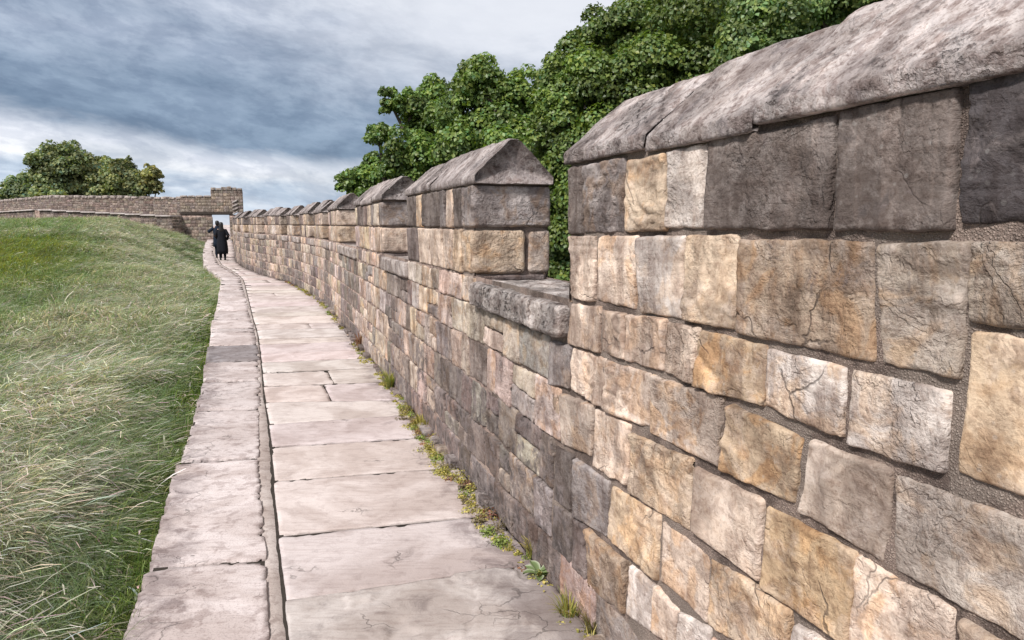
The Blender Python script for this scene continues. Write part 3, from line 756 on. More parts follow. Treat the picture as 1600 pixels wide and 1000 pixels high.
for i in range(len(rows)-1):
    y0, y1 = rows[i], rows[i+1]
    r0, r1 = y0 + dR.get(y0, .28), y1 + dR.get(y1, .28)
    gp = .011
    sp = .022 if y0 < 5 else .035 if y0 < 9 else .07 if y0 < 16 else .14
    BL = np.array([XJ(y0)+gp, y0+gp]); TL = np.array([XJ(y1)+gp, y1-gp]); BR = np.array([XW(r0)-.01, r0+gp]); TR = np.array([XW(r1)-.01, r1-gp])
    parts = [(0., 1.)]
    if y0 == 6.16: parts = [(0., .47), (.473, 1.)]
    elif y0 == 6.81: parts = [(0., .55), (.553, 1.)]
    elif y0 > 8.2 and g.uniform() < .35: m = g.uniform(.35,.65); parts = [(0., m), (m+.002, 1.)]
    for u, v in parts:
        cb_ = np.array((.565,.495,.474)) * g.uniform(.92, 1.05) * (1 + g.uniform(-.02,.02,3))
        d = .20 if y0 < 2.8 else .05
        sty, am = 'smooth', .55
        if y0 == 1.95: cb_ = cb_ * np.array((.80,.80,.80)); d = .32; sty, am, sp = 'flake', 1.15, .010
        q = [TL+(TR-TL)*u, TL+(TR-TL)*v, BR*v+BL*(1-v), BR*u+BL*(1-u)]
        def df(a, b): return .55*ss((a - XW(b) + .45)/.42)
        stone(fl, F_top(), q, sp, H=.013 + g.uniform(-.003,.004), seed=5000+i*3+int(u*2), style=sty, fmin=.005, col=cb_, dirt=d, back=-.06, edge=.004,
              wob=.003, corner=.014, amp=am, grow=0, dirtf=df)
er = [-2.5, -1.2, .2, 1.7, 3.07, 4.54, 5.84, 6.95, 8.01, 9.1, 10.27, 10.6, 11.7, 12.87, 14.2, 15.5, 17.02, 18.6, 20.]
while er[-1] < 73: er.append(er[-1] + (g.uniform(.9, 1.5) if er[-1] < 46 else 2.))
for i in range(len(er)-1):
    y0, y1 = er[i], er[i+1]; gp = .011
    sp = .022 if y0 < 5 else .035 if y0 < 9 else .07 if y0 < 16 else .14
    lo, ro = g.uniform(-.02,.02), g.uniform(-.012,.012)
    q = [(XE(y1)+lo, y1-gp), (XR(y1+.1)+ro, y1+.1-gp), (XR(y0+.1)+ro, y0+.1+gp), (XE(y0)+lo, y0+gp)]
    ce = np.array((.565,.50,.49)) * g.uniform(.90,1.06); d = .02
    if y0 == 6.95: ce = ce * .98
    if y0 == 8.01: ce = np.array((.27,.245,.25)); d = .2
    if y0 == 10.27: ce = ce*.8
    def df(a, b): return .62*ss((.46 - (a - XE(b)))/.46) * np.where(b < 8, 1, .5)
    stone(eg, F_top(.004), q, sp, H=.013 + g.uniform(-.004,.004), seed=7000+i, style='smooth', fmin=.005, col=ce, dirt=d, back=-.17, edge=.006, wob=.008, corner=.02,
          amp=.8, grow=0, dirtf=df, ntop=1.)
# the fillet of mortar between edging and flags
ym = np.concatenate([np.arange(-2.5, 14, .06), np.arange(14, 46, .4)])
for a, b in zip(ym[:-1], ym[1:]): pass
xl = np.array([XR(y) for y in ym]) - .016; xr = np.array([XJ(y) for y in ym]) - .001
cols = 5
t = np.linspace(0, 1, cols)
VX = xl[:,None]*(1-t) + xr[:,None]*t; VY = np.repeat(ym[:,None], cols, 1)
n3 = np.stack([VX.ravel(), VY.ravel(), 0*VX.ravel()], -1)
VZ = zpath(VY.ravel()) + .009 + .005*fbm(n3*9, 4, 51) - .007*(np.abs(np.tile(t,len(ym))-.5)*2)**6
stp.add(np.stack([VX.ravel(), VY.ravel(), VZ], -1), grid_quads(len(ym), cols), None, (.45,.395,.37,.22))
fl.build('flagstones', M_FLAG, path)
eg.build('edging_stones', M_EDGE, path)
stp.build('mortar_fillet', M_EDGE, path)
# low retaining face under the edging
rt = MB(); ys2 = np.arange(-2.5, 46, .35)
for a in ys2:
    L = .33
    def F_ret(u, b, h): return np.stack([XE(u) + .015 - h, u, b + zpath(u)], -1)
    kk = g.choice(['V','G2','K'])
    stone(rt, F_ret, [(a, -.045), (a+L, -.045), (a+L, -.26), (a, -.26)], .03 if a < 8 else .08, .012, int(a*50)+20000, 'rough', PAL[kk], .3)
rt.build('retaining_stones', M_STONE, path)
# ------------------------------------------------------------------ ground
def ground_obj():
    xs = np.concatenate([-np.geomspace(600, 62, 14), np.arange(-60, 22, .6), np.geomspace(23, 600, 16)])
    ys = np.concatenate([-np.geomspace(400, 12, 10), np.arange(-11, 76, .6), np.geomspace(78, 900, 16)])
    X, Y = np.meshgrid(xs, ys, indexing='ij')
    Z = ground_z(X.ravel(), Y.ravel())
    far = np.hypot(X.ravel(), Y.ravel()) > 95
    Z = np.where(far, np.minimum(Z, -.6), Z)
    mb = MB(); mb.add(np.stack([X.ravel(), Y.ravel(), Z], -1), grid_quads(len(xs), len(ys)), None, (.1,.1,.05,0))
    return mb.build('ground', M_SOIL)
gr = ground_obj(); tag(gr, 'grassy bank rising beside the wall walk', 'ground', kind='structure')

# ------------------------------------------------------------------ grass
def add_blades(mb, root, H, L, wdir, width, segs, col, tipcol, droop, seed, head=None):
    """arching blades; arrays per blade"""
    n = len(root)
    t = np.linspace(0, 1, segs+1)
    side = np.stack([-wdir[:,1], wdir[:,0], np.zeros(n)], -1)
    g = np.random.default_rng(seed)
    tw = g.uniform(-.7, .7, n)
    side = side*np.cos(tw)[:,None] + np.array([0,0,1.])*np.sin(tw)[:,None]*.6
    V = np.zeros((n, segs+1, 2, 3)); Cc = np.zeros((n, segs+1, 2, 4))
    for i, tt in enumerate(t):
        z = H*(tt*(1.25) - droop*tt**2.2)
        xy = L[:,None]*wdir*(.25*tt + .75*tt**1.8)[...,None] if False else (L*(.25*tt + .75*tt**1.8))[:,None]*wdir
        c = root + np.concatenate([xy, z[:,None]], 1)
        w = width*(1 - tt**1.6*.92)
        if head is not None:
            hd = np.where(head, np.exp(-((tt-.86)/.13)**2)*1.0, 0)
            w = np.where(head, width*(.35 + 2.4*hd), w)
        V[:,i,0] = c - side*w[:,None]*.5; V[:,i,1] = c + side*w[:,None]*.5
        f = tt**1.3
        Cc[:,i,:,:3] = (col*(1-f) + tipcol*f)[:,None,:]
    Q = grid_quads(segs+1, 2)
    Qa = (Q[None] + (np.arange(n)*(segs+1)*2)[:,None,None]).reshape(-1,4)
    mb.add(V.reshape(-1,3), Qa, None, Cc.reshape(-1,4), 0.)

def grass_obj():
    mb = MB(); g = np.random.default_rng(99)
    bands = [(1.2, 3.2, 40000, 7), (3.2, 5.5, 25000, 6), (5.5, 9., 11500, 5), (9., 15., 4600, 4), (15., 26., 1600, 3), (26., 52., 500, 3)]
    tot = 0
    for r0, r1, dens, segs in bands:
        a0, a1 = (R(-92) if r1 < 6 else R(-72) if r1 < 10 else R(-56)), R(-12)
        area = .5*(a1-a0)*(r1*r1-r0*r0)
        n = int(area*dens)
        rr = np.sqrt(g.uniform(r0*r0, r1*r1, n)); th = g.uniform(a0, a1, n)
        x, y = rr*np.sin(th), rr*np.cos(th)
        # most blades stand in tufts that share a lean and a shade
        nt_ = max(1, n//26); tid = g.integers(0, nt_, n); tuft = g.uniform(0,1,n) < .72
        sp_ = .045*np.clip(rr[:nt_][tid]/3., .8, 4)
        x = np.where(tuft, x[:nt_][tid] + g.normal(0,1,n)*sp_, x); y = np.where(tuft, y[:nt_][tid] + g.normal(0,1,n)*sp_, y)
        rr = np.hypot(x, y)
        tv = np.where(tuft, g.normal(0,1,nt_)[tid], 0); ta = np.where(tuft, g.normal(0,.35,nt_)[tid], 0); tu = g.uniform(0,1,nt_)[tid]
        # a strip to the left of the path further than the fan needs nothing else
        dl = (XE(y) - x)*.93
        fw = 46.5 + .15*np.abs(x+20)
        ok = (dl > .015) & (y < fw) & ~((dl < .75) & (y < 14) & (g.uniform(0,1,n) < .45))
        x, y, dl, rr, tuft, tv, ta, tu = [q_[ok] for q_ in (x, y, dl, rr, tuft, tv, ta, tu)]; n = len(x)
        # patches
        p2 = np.stack([x, y, 0*x], -1)
        big = fbm(p2*.33, 3, 61); mid = fbm(p2*1.3, 3, 62); sm = fbm(p2*4., 2, 63)
        kerb = ss(1.1 - dl/(.50 + .22*mid)) * (y < 16)
        beige = ss((.50*big + .55*mid + .2*sm + .0 + .75*np.exp(-((dl-1.3-.05*y)/(.6+.05*y))**2))/.55) * (1-kerb)
        yel = ss((y-14)/5)*ss((32-y)/6) * ss((dl-2.2 + 2*mid)/5)
        ridge = ss((y-35)/7)
        beige = np.maximum(beige*(1-.85*yel), .75*ridge*ss((mid+.35)))
        z = ground_z(x, y)
        root = np.stack([x, y, z], -1)
        scale = 1 + .35*big + .25*mid
        Hh = g.uniform(.26, .56, n)*scale*np.clip(1+.18*tv, .6, 1.5)*(1-.22*kerb)*np.where(rr > 15, .8, 1)*np.where((y > 27) & (dl < 1.2), .45, 1)
        Ll = g.uniform(.18, .50, n)*scale*(1-.25*kerb)
        ang = -.25 + .9*fbm(p2*.9, 2, 64) + .7*sm*.5 + ta + g.normal(0, .34, n)
        ang = np.where(g.uniform(0,1,n) < .12, g.uniform(-3.1, 3.1, n), ang)
        # nothing leans far over the stone edging
        wd = np.stack([np.cos(ang), np.sin(ang)], -1)
        over = np.maximum(0, Ll*wd[:,0]*1.0 - dl)
        lim = g.uniform(.0, .16, n)**1.3
        Ll = np.where(over > lim, np.maximum(.05, (dl+lim)/np.maximum(wd[:,0],.2)), Ll)
        Ll = np.clip(Ll, .03, .5)
        wid = np.clip(.0019*(rr/2.6)**.95, .0017, .024)*g.uniform(.7, 1.4, n)*(1 + .9*kerb)
        # species
        u = np.where(tuft & (g.uniform(0,1,n) < .75), tu, g.uniform(0, 1, n))
        pale = u < .50*beige + .06
        silv = (~pale) & (u < .50*beige + .06 + .44*(1-kerb)*(1-.9*yel))
        col = np.tile(np.array((.075,.115,.036)), (n,1)); tip = np.tile(np.array((.195,.250,.105)), (n,1))
        col[silv] = (.11,.16,.080); tip[silv] = (.29,.355,.235)
        yl = (yel*.55 > g.uniform(0,1,n)) & (~pale)
        col[yl] = (.13,.155,.022); tip[yl] = (.30,.30,.055)
        col[pale] = (.19,.185,.115); tip[pale] = (.54,.49,.43)
        kb = (kerb > .5) & (~pale); col[kb] = (.058,.112,.020); tip[kb] = (.22,.265,.085)
        kd = kb & (g.uniform(0,1,n) < .4); col[kd] = (.024,.046,.010); tip[kd] = (.06,.10,.022)
        wid = np.where(pale, wid*.72, wid)
        v = (g.uniform(.65, 1.35, n)*(1+.22*sm)*np.clip(1+.24*tv, .4, 1.7))[:,None]*(1+.18*g.normal(0,1,(n,3))*.5)
        col = col*v; tip = tip*v
        droop = g.uniform(.45, 1.05, n)
        add_blades(mb, root, Hh, Ll, wd, wid, segs, col, tip, droop, int(r0*10), head=pale & (g.uniform(0,1,n) < .7))
        tot += n
    print('blades', tot)
    o = mb.build('grass', M_GRASS); return o
gs = grass_obj(); tag(gs, 'long wind swept meadow grass with pale seed heads on the bank left of the path', 'grass', kind='stuff')

# ------------------------------------------------------------------ trees
def leaf_cards(mb, P, N, size, g, cols, droop=.35):
    """folded leaf: two quads meeting on a midrib"""
    n = len(P)
    N = N + g.normal(0, .42, (n,3)); N[:,2] += .15
    N /= np.linalg.norm(N, axis=1, keepdims=True)
    d = g.normal(0, 1, (n,3)); d[:,2] -= droop
    d -= N*(d*N).sum(1, keepdims=True); d /= np.linalg.norm(d, axis=1, keepdims=True)
    s = np.cross(N, d)
    L = size*g.uniform(.65, 1.3, n)[:,None]; W = L*g.uniform(.36,.55,n)[:,None]
    base = P - d*L*.5; tip = P + d*L*.5; f = N*W*.35
    l = P - s*W + f - d*L*.05; r = P + s*W + f - d*L*.05
    V = np.stack([base, l, tip, r], 1).reshape(-1,3)
    k = np.arange(n)*4
    T = np.concatenate([np.stack([k, k+2, k+1], -1), np.stack([k, k+3, k+2], -1)])
    mb.add(V, None, T, np.repeat(np.hstack([cols, np.zeros((n,1))]), 4, 0))

def crown_pts(puffs, per, g, seed):
    """each bough is a ball of smaller sprays; leaves sit on the outer shell of every spray"""
    Ps = []; Ns = []; shade = []; ns = 0
    for i, (cx, cy, cz, rx, ry, rz) in enumerate(puffs):
        R3 = np.array([rx, ry, rz]); m = int(g.integers(20, 28))
        k = np.arange(m) + .5; zz = 1 - 2*k/m; th = k*2.39996 + g.uniform(0, 6)
        D = np.stack([np.sqrt(1-zz*zz)*np.cos(th), np.sqrt(1-zz*zz)*np.sin(th), zz], -1) + g.normal(0, .16, (m,3))
        D = D[D[:,2] > -.75]; m = len(D)
        cs = np.array([cx,cy,cz]) + D*R3*g.uniform(.45, .80, m)[:,None]
        rs = np.mean(R3)*g.uniform(.22, .46, m)
        n = int(per*(rx*ry*rz)**(2/3.))
        w = rs**2/np.sum(rs**2)
        for c, r, f in zip(cs, rs, w):
            q = max(6, int(n*f))
            d = g.normal(0, 1, (q,3)); d /= np.linalg.norm(d, axis=1, keepdims=True)
            d[:,2] = np.where(d[:,2] < -.35, -d[:,2]*g.uniform(.3,1,q), d[:,2])
            rad = g.uniform(.45, 1.12, q)**.6
            P = c + d*(rad*r)[:,None]*np.array([1.05,1.05,.85]); P[:,2] -= .25*r*(d[:,0]**2+d[:,1]**2)
            Ps.append(P); Ns.append(d); shade.append(np.full(q, ns)); ns += 1
    return np.concatenate(Ps), np.concatenate(Ns), np.concatenate(shade)

def limb(mb, a, b, r0, r1, n=8, seg=6, bend=.12, seed=0):
    a = np.array(a, float); b = np.array(b, float); g = np.random.default_rng(seed)
    t = np.linspace(0,1,seg+1); off = g.normal(0, bend, (2,3))*np.linalg.norm(b-a)
    cen = a + (b-a)*t[:,None] + off[0]*(np.sin(np.pi*t)*.6)[:,None] + off[1]*(np.sin(2*np.pi*t)*.25)[:,None]
    ax = (b-a)/np.linalg.norm(b-a); u = np.cross(ax, (.31,.77,.2)); u /= np.linalg.norm(u); v = np.cross(ax, u)
    th = np.linspace(0, 2*np.pi, n, endpoint=False)
    V = []
    for i in range(seg+1):
        r = r0 + (r1-r0)*t[i]
        V.append(cen[i] + r*(np.cos(th)[:,None]*u + np.sin(th)[:,None]*v))
    V = np.concatenate(V)
    i = np.arange(seg)[:,None]*n + np.arange(n)[None,:]; j = np.arange(seg)[:,None]*n + (np.arange(n)+1)[None,:] % n
    mb.add(V, np.stack([i, j, j+n, i+n], -1).reshape(-1,4), None, (.1,.08,.06,0))
    return cen[-1]

def tree(name, label, cat, group, puffs, size, per, base, tone, mat, seed, spread=.35):
    g = np.random.default_rng(seed)
    base = (float(base[0]), float(base[1]), float(ground_z(np.array([base[0]]), np.array([base[1]]))[0]) - .05)
    t = empty(name, base, label, cat, group)
    P, N, idx = crown_pts(puffs, per, g, seed)
    n = len(P)
    v = (.75 + .5*g.uniform(0,1,n)) * (1 + spread*fbm(P*.9, 2, seed+2))
    hue = g.normal(0, .10, n)
    pt = g.uniform(.6, 1.4, idx.max()+1)[idx]
    cols = np.array(tone)[None]*(v*pt)[:,None]*np.stack([1+hue*1.6, 1+hue*.5, 1-hue], -1)
    cols = np.clip(cols, .004, .5)
    mb = MB(); leaf_cards(mb, P, N, size, g, cols)
    mb.build('crown', mat, t)
    tb = MB()
    pf = np.array(puffs); cc = pf[:,:3].mean(0)
    low = pf[:,2].min()
    fork = np.array([base[0]*.6+cc[0]*.4, base[1]*.6+cc[1]*.4, base[2] + .45*(cc[2]-base[2])])
    r = .05*(pf[:,2].max()-base[2])**.9
    limb(tb, base, fork, r, r*.7, 10, 8, .03, seed)
    for i, p in enumerate(puffs):
        e = limb(tb, fork, (p[0], p[1], p[2]), r*.45, r*.12, 7, 6, .10, seed+i)
        for kx in range(4):
            dd = g.normal(0,1,3); dd /= np.linalg.norm(dd)
            limb(tb, e, np.array(p[:3]) + dd*np.array(p[3:])*.75, r*.11, r*.03, 5, 4, .1, seed+50+i*5+kx)
    tb.build('trunk', M_BARK, t)
    return t

def at(u, v, d):
    """world point on the photo ray u, v at depth d in front of the eye"""
    f = 1100.; p = math.atan(150/f)
    y = d*math.cos(p) + d*(500-v)/f*math.sin(p)
    return ((u-800)/f*d, y, 1.6 - d*math.sin(p) + d*(500-v)/f*math.cos(p))
def puffs_at(lst, d):
    """(u, v, radius in pixels, depth offset, flatten)"""
    o = []
    for (u, v, rp, dd, fz) in lst:
        D = d + dd; x, y, z = at(u, v, D); r = rp/1100.*D
        o.append((x, y, z, r*1.08, r*1.08, r*1.08*fz))
    return o
GREEN = (.128,.180,.046)
tree('broadleaf_tree', 'tallest dark green tree filling the sky behind the near blackened coping', 'tree', 'leafy trees behind the battlements',
     puffs_at([(868,160,38,-.3,1),(878,118,40,0,1),(912,95,46,.1,1),(955,75,58,.2,1),(1005,55,68,.3,1),(1070,25,95,.6,1),(930,150,68,-.5,1),(1000,140,85,-.7,1),(1080,110,105,-.8,1),
               (890,240,62,-.3,1.1),(960,230,85,-.2,1),(870,330,75,.3,1.2),(890,430,78,.3,1.2),(960,330,95,.2,1.2),(1150,-30,115,.8,1),(1080,230,115,.3,1.1),(1130,100,100,1.2,1),(1000,420,110,1.0,1.1)], 15.), .084, 8200, (3.6, 15.6), GREEN, M_LEAF, 11)
tree('broadleaf_tree', 'bright leaved tree leaning over the near coping, right of the tallest tree', 'tree', 'leafy trees behind the battlements',
     puffs_at([(1205,55,75,0,1),(1260,15,85,.3,.95),(1330,-20,95,.5,1),(1185,100,55,-.2,.9),(1400,20,90,.8,1),(1300,70,80,.6,1)], 11.5), .074, 8600, (6.2, 12.6), (.160,.225,.078), M_LEAF, 12)
tree('broadleaf_tree', 'rounded green tree rising behind the second merlon, under the gap in the sky', 'tree', 'leafy trees behind the battlements',
     puffs_at([(748,128,40,0,1),(800,150,40,.2,1),(835,180,45,.6,1),(735,185,60,.3,1.),(790,180,60,.2,1),(770,240,70,-.3,1),(825,235,55,0,1),(720,240,45,-.2,1),(810,310,80,.4,1),(760,320,60,.2,1),(845,400,60,.6,1.1)], 17.), .094, 6600, (.3, 18.2), (.138,.200,.052), M_LEAF, 13)
tree('broadleaf_tree', 'loose green tree with a ragged bough reaching left toward the open sky', 'tree', 'leafy trees behind the battlements',
     puffs_at([(612,165,23,-.2,1),(592,212,22,-.3,1),(645,165,30,0,.9),(665,190,45,.4,1),(690,160,38,.5,1),(640,245,42,-.2,1),(690,240,50,0,1),(655,290,50,0,.9),(615,265,26,-.2,.9),(700,300,55,.2,1)], 19.5), .104, 5600, (-2.2, 20.8), (.132,.198,.050), M_LEAF, 14)
tree('broadleaf_tree', 'low bushy tree, farthest left of those showing over the battlements', 'tree', 'leafy trees behind the battlements',
     puffs_at([(545,290,20,0,1),(570,278,26,.2,1),(600,288,34,.3,1),(640,310,38,.4,.9),(560,305,24,0,.9),(580,250,14,.2,1)], 24.), .12, 5000, (-4.6, 25.5), (.138,.205,.054), M_LEAF, 15)
tree('broadleaf_tree', 'deep green tree at the upper right corner, mostly hidden by the near coping', 'tree', 'leafy trees behind the battlements',
     puffs_at([(1300,-30,110,0,1),(1420,-60,130,.5,1),(1230,-70,120,.3,1),(1380,60,110,0,1),(1240,80,100,.4,1),(1520,-20,120,.8,1)], 18.), .11, 3400, (9.6, 19.), (.115,.172,.044), M_LEAF, 16)

FG = (.23,.25,.125)
def ftree(label, lst, d, seed, tone=FG, base=None):
    pf = puffs_at([(a_, b_, c_*1.2, d_, e_) for a_, b_, c_, d_, e_ in lst], d); bx = np.mean([p[0] for p in pf]); by = np.mean([p[1] for p in pf])
    tree('broadleaf_tree', label, 'tree', 'far trees behind the old perimeter wall', pf, .34, 560, (bx, by), tone, M_FLEAF, seed, .4)
ftree('small dark tree at the left edge of the picture behind the far wall', [(25,296,19,0,1),(12,312,18,.5,1),(45,310,18,-.5,1),(2,322,14,0,1)], 78, 31, (.16,.20,.105))
ftree('tallest far tree, dome crowned and dark beneath, behind the far wall', [(75,262,24,0,1),(100,250,26,1,1),(118,262,20,0,1),(90,285,34,.5,1),(62,278,14,0,1),(85,300,26,0,1)], 82, 32, (.19,.22,.11))
ftree('middle far tree with a pale rounded top, second from the right', [(150,262,18,0,1),(165,275,26,0,1),(140,285,24,-.5,1),(160,300,26,0,1),(125,298,22,0,1)], 84, 33)
ftree('far tree with a spiky crown, just left of the sparse rightmost one', [(192,262,15,0,1),(195,282,24,0,1),(180,298,22,0,1),(212,298,18,0,1)], 83, 34, (.225,.245,.12))
ftree('sparse yellowish far tree at the right end of the row', [(232,275,13,0,1),(240,270,9,0,1),(226,290,17,.3,1),(244,294,9,0,1),(215,285,12,0,1)], 83.5, 35, (.29,.275,.12))
ftree('low round bush in front of the tallest far tree, behind the wall corner', [(75,306,13,0,.9),(58,310,12,0,.9),(92,310,14,0,.8)], 74, 36, (.25,.28,.13))

# ------------------------------------------------------------------ far wall and gate tower
def F_line(p0, p1):
    p0 = np.array(p0, float); p1 = np.array(p1, float); d = (p1-p0); L = np.linalg.norm(d); d /= L; nrm = np.array([d[1], -d[0]])
    if nrm[1] > 0: nrm = -nrm
    def front(a, b, h):
        return np.stack([p0[0]+d[0]*a+nrm[0]*h, p0[1]+d[1]*a+nrm[1]*h, b+0*a], -1)
    def vol(a, c, b): return np.stack([p0[0]+d[0]*a-nrm[0]*c, p0[1]+d[1]*a-nrm[1]*c, b+0*a], -1)
    return front, vol, L
def pick_far(s, z, g): return g.choice(['G2','V','K','G','R','D'], p=[.26,.26,.18,.16,.08,.06])
def box(mb, vol, lo, hi, col=(1.7,1.62,1.6), shift=None):
    c = np.array([[x,y,z] for x in (lo[0],hi[0]) for y in (lo[1],hi[1]) for z in (lo[2],hi[2])], float)
    V = vol(c[:,0], c[:,1], c[:,2])
    mb.add(V, [[0,1,3,2],[4,6,7,5],[0,4,5,1],[2,3,7,6],[0,2,6,4],[1,5,7,3]], None, (*col,0))
fwo = empty('perimeter_wall', (-28., 48., 1.6), 'far stretch of old wall with a raised walk above the top of the grass bank', 'wall')
fwo['kind'] = 'thing'
FWP = [(-21.3, 46.2), (-31.2, 48.5), (-46., 60.), (-96., 79.)]
FWZ = [(3.20, 2.12, 1.3), (3.40, 2.58, 1.5), (3.22, 2.35, 1.2), (3.3, 2.3, 1.2)]     # top, walk, foot
upper = MB(); fm = MB(); copes = MB(); ledge = MB()
for i in range(3):
    lower = MB()
    fr, vol, L = F_line(FWP[i], FWP[i+1])
    n = max(1, int(L/1.1))
    for k in range(n):
        a0, a1 = L*k/n, L*(k+1)/n; m = (k+.5)/n
        top, wk, ft = [FWZ[i][j]*(1-m)+FWZ[i+1][j]*m for j in range(3)]
        nc = 6
        for c in range(nc):
            b0 = wk + (top-wk)*c/nc; b1 = wk + (top-wk)*(c+1)/nc
            courses(upper, fr, a0, a1, b0+.008, b1-.008, .34, pick_far, 3000+i*400+k*9+c, sp=.11, H=.008, mute=.5, dim=.62, dirtfn=lambda s,z,g: .18+g.uniform(-.1,.2))
        box(fm, vol, (a0, .012, ft-1), (a1, .5, top-.01))
        for c in range(4):
            b0 = ft + (wk-.07-ft)*c/4; b1 = ft + (wk-.07-ft)*(c+1)/4
            courses(lower, lambda a,b,h: fr(a,b,h+1.15), a0, a1, b0+.008, b1-.008, .38, pick_far, 5000+i*400+k*9+c, sp=.13, H=.008, mute=.5, dim=.62, dirtfn=lambda s,z,g: .2+g.uniform(-.1,.2))
        box(fm, vol, (a0, -1.14, ft-1), (a1, .01, wk-.08))
        if i == 0 and k == 0:
            for c in range(4):
                b0 = ft + (wk-.07-ft)*c/4; b1 = ft + (wk-.07-ft)*(c+1)/4
                courses(lower, lambda a,b,h: vol(-h, a, b), -1.14, 0., b0+.008, b1-.008, .38, pick_far, 5900+c, sp=.13, H=.012, mute=.5, dim=.62)
        # coping teeth and the pale walk slab
        a = a0
        gg = np.random.default_rng(i*100+k)
        while a < a1-.1:
            e = min(a+.52, a1)
            hgt = gg.uniform(.10,.17)
            block(copes, vol, (a+.05, -.07, top-.03), (e-.03, .56, top+hgt), .2, .05, .015, int(a*31)+i*999, np.array((.38,.34,.32))*gg.uniform(.8,1.2), .15)
            a = e
        block(ledge, vol, (a0+.005, -1.27, wk-.08), (a1-.005, .02, wk), .4, .02, .006, 8000+i*50+k, (.52,.47,.45), .05)
    lower.build('retaining_face', M_FAR, fwo)
fm.build('mortar_core', M_MORTAR, fwo); upper.build('parapet', M_FAR, fwo)
copes.build('coping', M_FAR, fwo); ledge.build('walkway', M_FLAG, fwo)

tw = empty('gate_tower', (-19.2, 46.3, .5), 'ruined square stone gate tower with an open doorway where the path ends', 'tower')
frT, volT, LT = F_line((-17.35, 46.0), (-21.4, 46.0))          # a runs from the right corner to the left
def volT(a, c, b): return np.stack([-17.35 - a - .41*c, 46.0 + .91*c, b + 0*a], -1)
up = MB(); pr = MB(); pl = MB(); cm = MB(); bm = MB(); sm = MB()
def pick_tow(s, z, g): return g.choice(['G2','K','V','B','P'], p=[.3,.22,.2,.16,.12])
def pick_buff(s, z, g): return g.choice(['P','B','K','G2'], p=[.3,.3,.2,.2])
D0, D1 = .92, 2.02          # doorway between these a
ztop = lambda a: 3.80 + .10*math.sin(a*5.1) + (.10 if .7 < a < 1.0 else 0)
for c in range(7):
    b0, b1 = 2.36+.20*c, 2.36+.20*(c+1)
    if b0 < 3.70:
        courses(up, frT, 0., 1.25, b0+.006, b1-.006, .3, pick_tow, 6000+c, sp=.09, H=.008, mute=.5, dim=.62)
        courses(up, frT, 1.25, 2.05, b0+.006, b1-.006, .34, pick_buff, 6020+c, sp=.09, H=.008, mute=.5, dim=.62)
    if b0 < 3.3: courses(up, frT, 2.05, 4.05, b0+.006, b1-.006, .34, pick_buff if c > 2 else pick_tow, 6040+c, sp=.09, H=.008, mute=.5, dim=.62)
    frR, volR, LR = F_line((-17.35, 46.0), (-17.35+.45, 48.0))
for c in range(10):
    b0, b1 = .15+.21*c, .15+.21*(c+1)
    if b1 < 2.22:
        courses(pr, frT, 0, D0, b0+.006, b1-.006, .3, pick_tow, 6100+c, sp=.09, H=.008, mute=.5, dim=.62)
        courses(pl, frT, D1, 4.05, b0+.006, b1-.006, .36, pick_tow, 6120+c, sp=.09, H=.008, mute=.5, dim=.62)
box(cm, volT, (.012, .015, -.5), (D0-.02, .5, 2.2)); box(cm, volT, (D1+.02, .015, -.5), (4.04, .5, 2.2))
box(cm, volT, (.012, .015, 2.34), (2.04, .6, 3.74)); box(cm, volT, (2.045, .015, 2.34), (4.04, .5, 3.30))
for a in np.arange(.02, 2.0, .34):
    block(sm, volT, (a, -.06, 3.74), (a+.30, .62, 3.74 + .12 + .12*abs(math.sin(a*7))), .15, .03, .02, int(a*77)+400, (.30,.26,.23), .25)
sm2 = MB()
for a in np.arange(2.07, 4.0, .5):
    block(sm2, volT, (a, -.06, 3.30), (a+.44, .55, 3.42), .2, .03, .02, int(a*77)+400, (.36,.32,.30), .2)
sm3 = MB()
# three stepped kneeler stones down the right corner
for k in range(4):
    block(sm3, volT, (.34-.0*k, -.12+.01*k, 2.36+.24*k), (.70, .03, 2.46+.24*k), .1, .02, .01, 440+k, (.42,.39,.38), .1,
          taper=lambda P: np.stack([P[:,0], P[:,1], P[:,2] - .45*(P[:,0]-.34)], -1))
block(bm, volT, (D0-.25, -.05, 2.20), (4.1, .4, 2.34), .3, .015, .006, 71, (.05,.04,.035), 0)
block(bm, volT, (D0-.12, .41, 2.19), (D1+.12, .6, 2.33), .3, .015, .006, 72, (.05,.04,.035), 0)
cm.build('mortar_core', M_MORTAR, tw); up.build('upper_wall', M_FAR, tw); pr.build('door_pier', M_FAR, tw); pl.build('door_pier', M_FAR, tw); sm.build('broken_coping', M_FAR, tw); sm2.build('coping', M_FAR, tw); sm3.build('kneeler_stones', M_FAR, tw); bm.build('lintel', M_BEAM, tw)

# ------------------------------------------------------------------ weeds
def weed_leaves(mb, base, n, hgt, rad, cols, g, wid=.008, lean=.6, tipw=.3):
    th = g.uniform(0, 2*np.pi, n); d = np.stack([np.cos(th), np.sin(th)], -1)
    rr = rad*np.sqrt(g.uniform(0, 1, n))
    root = np.array(base)[None] + np.concatenate([d*rr[:,None]*.7, np.zeros((n,1))], 1)
    H = hgt*g.uniform(.45, 1.1, n); L = H*g.uniform(.1, lean, n)
    c = np.array(cols)[g.integers(0, len(cols), n)]*g.uniform(.7,1.3,n)[:,None]
    add_blades(mb, root, H, L, d, wid*g.uniform(.7,1.5,n), 3, c*.8, c, g.uniform(.2,.6,n), int(g.integers(1e6)))
YG = [(.40,.35,.10),(.33,.31,.085),(.47,.385,.13)]; GN = [(.20,.26,.06),(.26,.31,.09)]; RB = [(.30,.13,.09),(.22,.11,.075),(.38,.22,.13)]
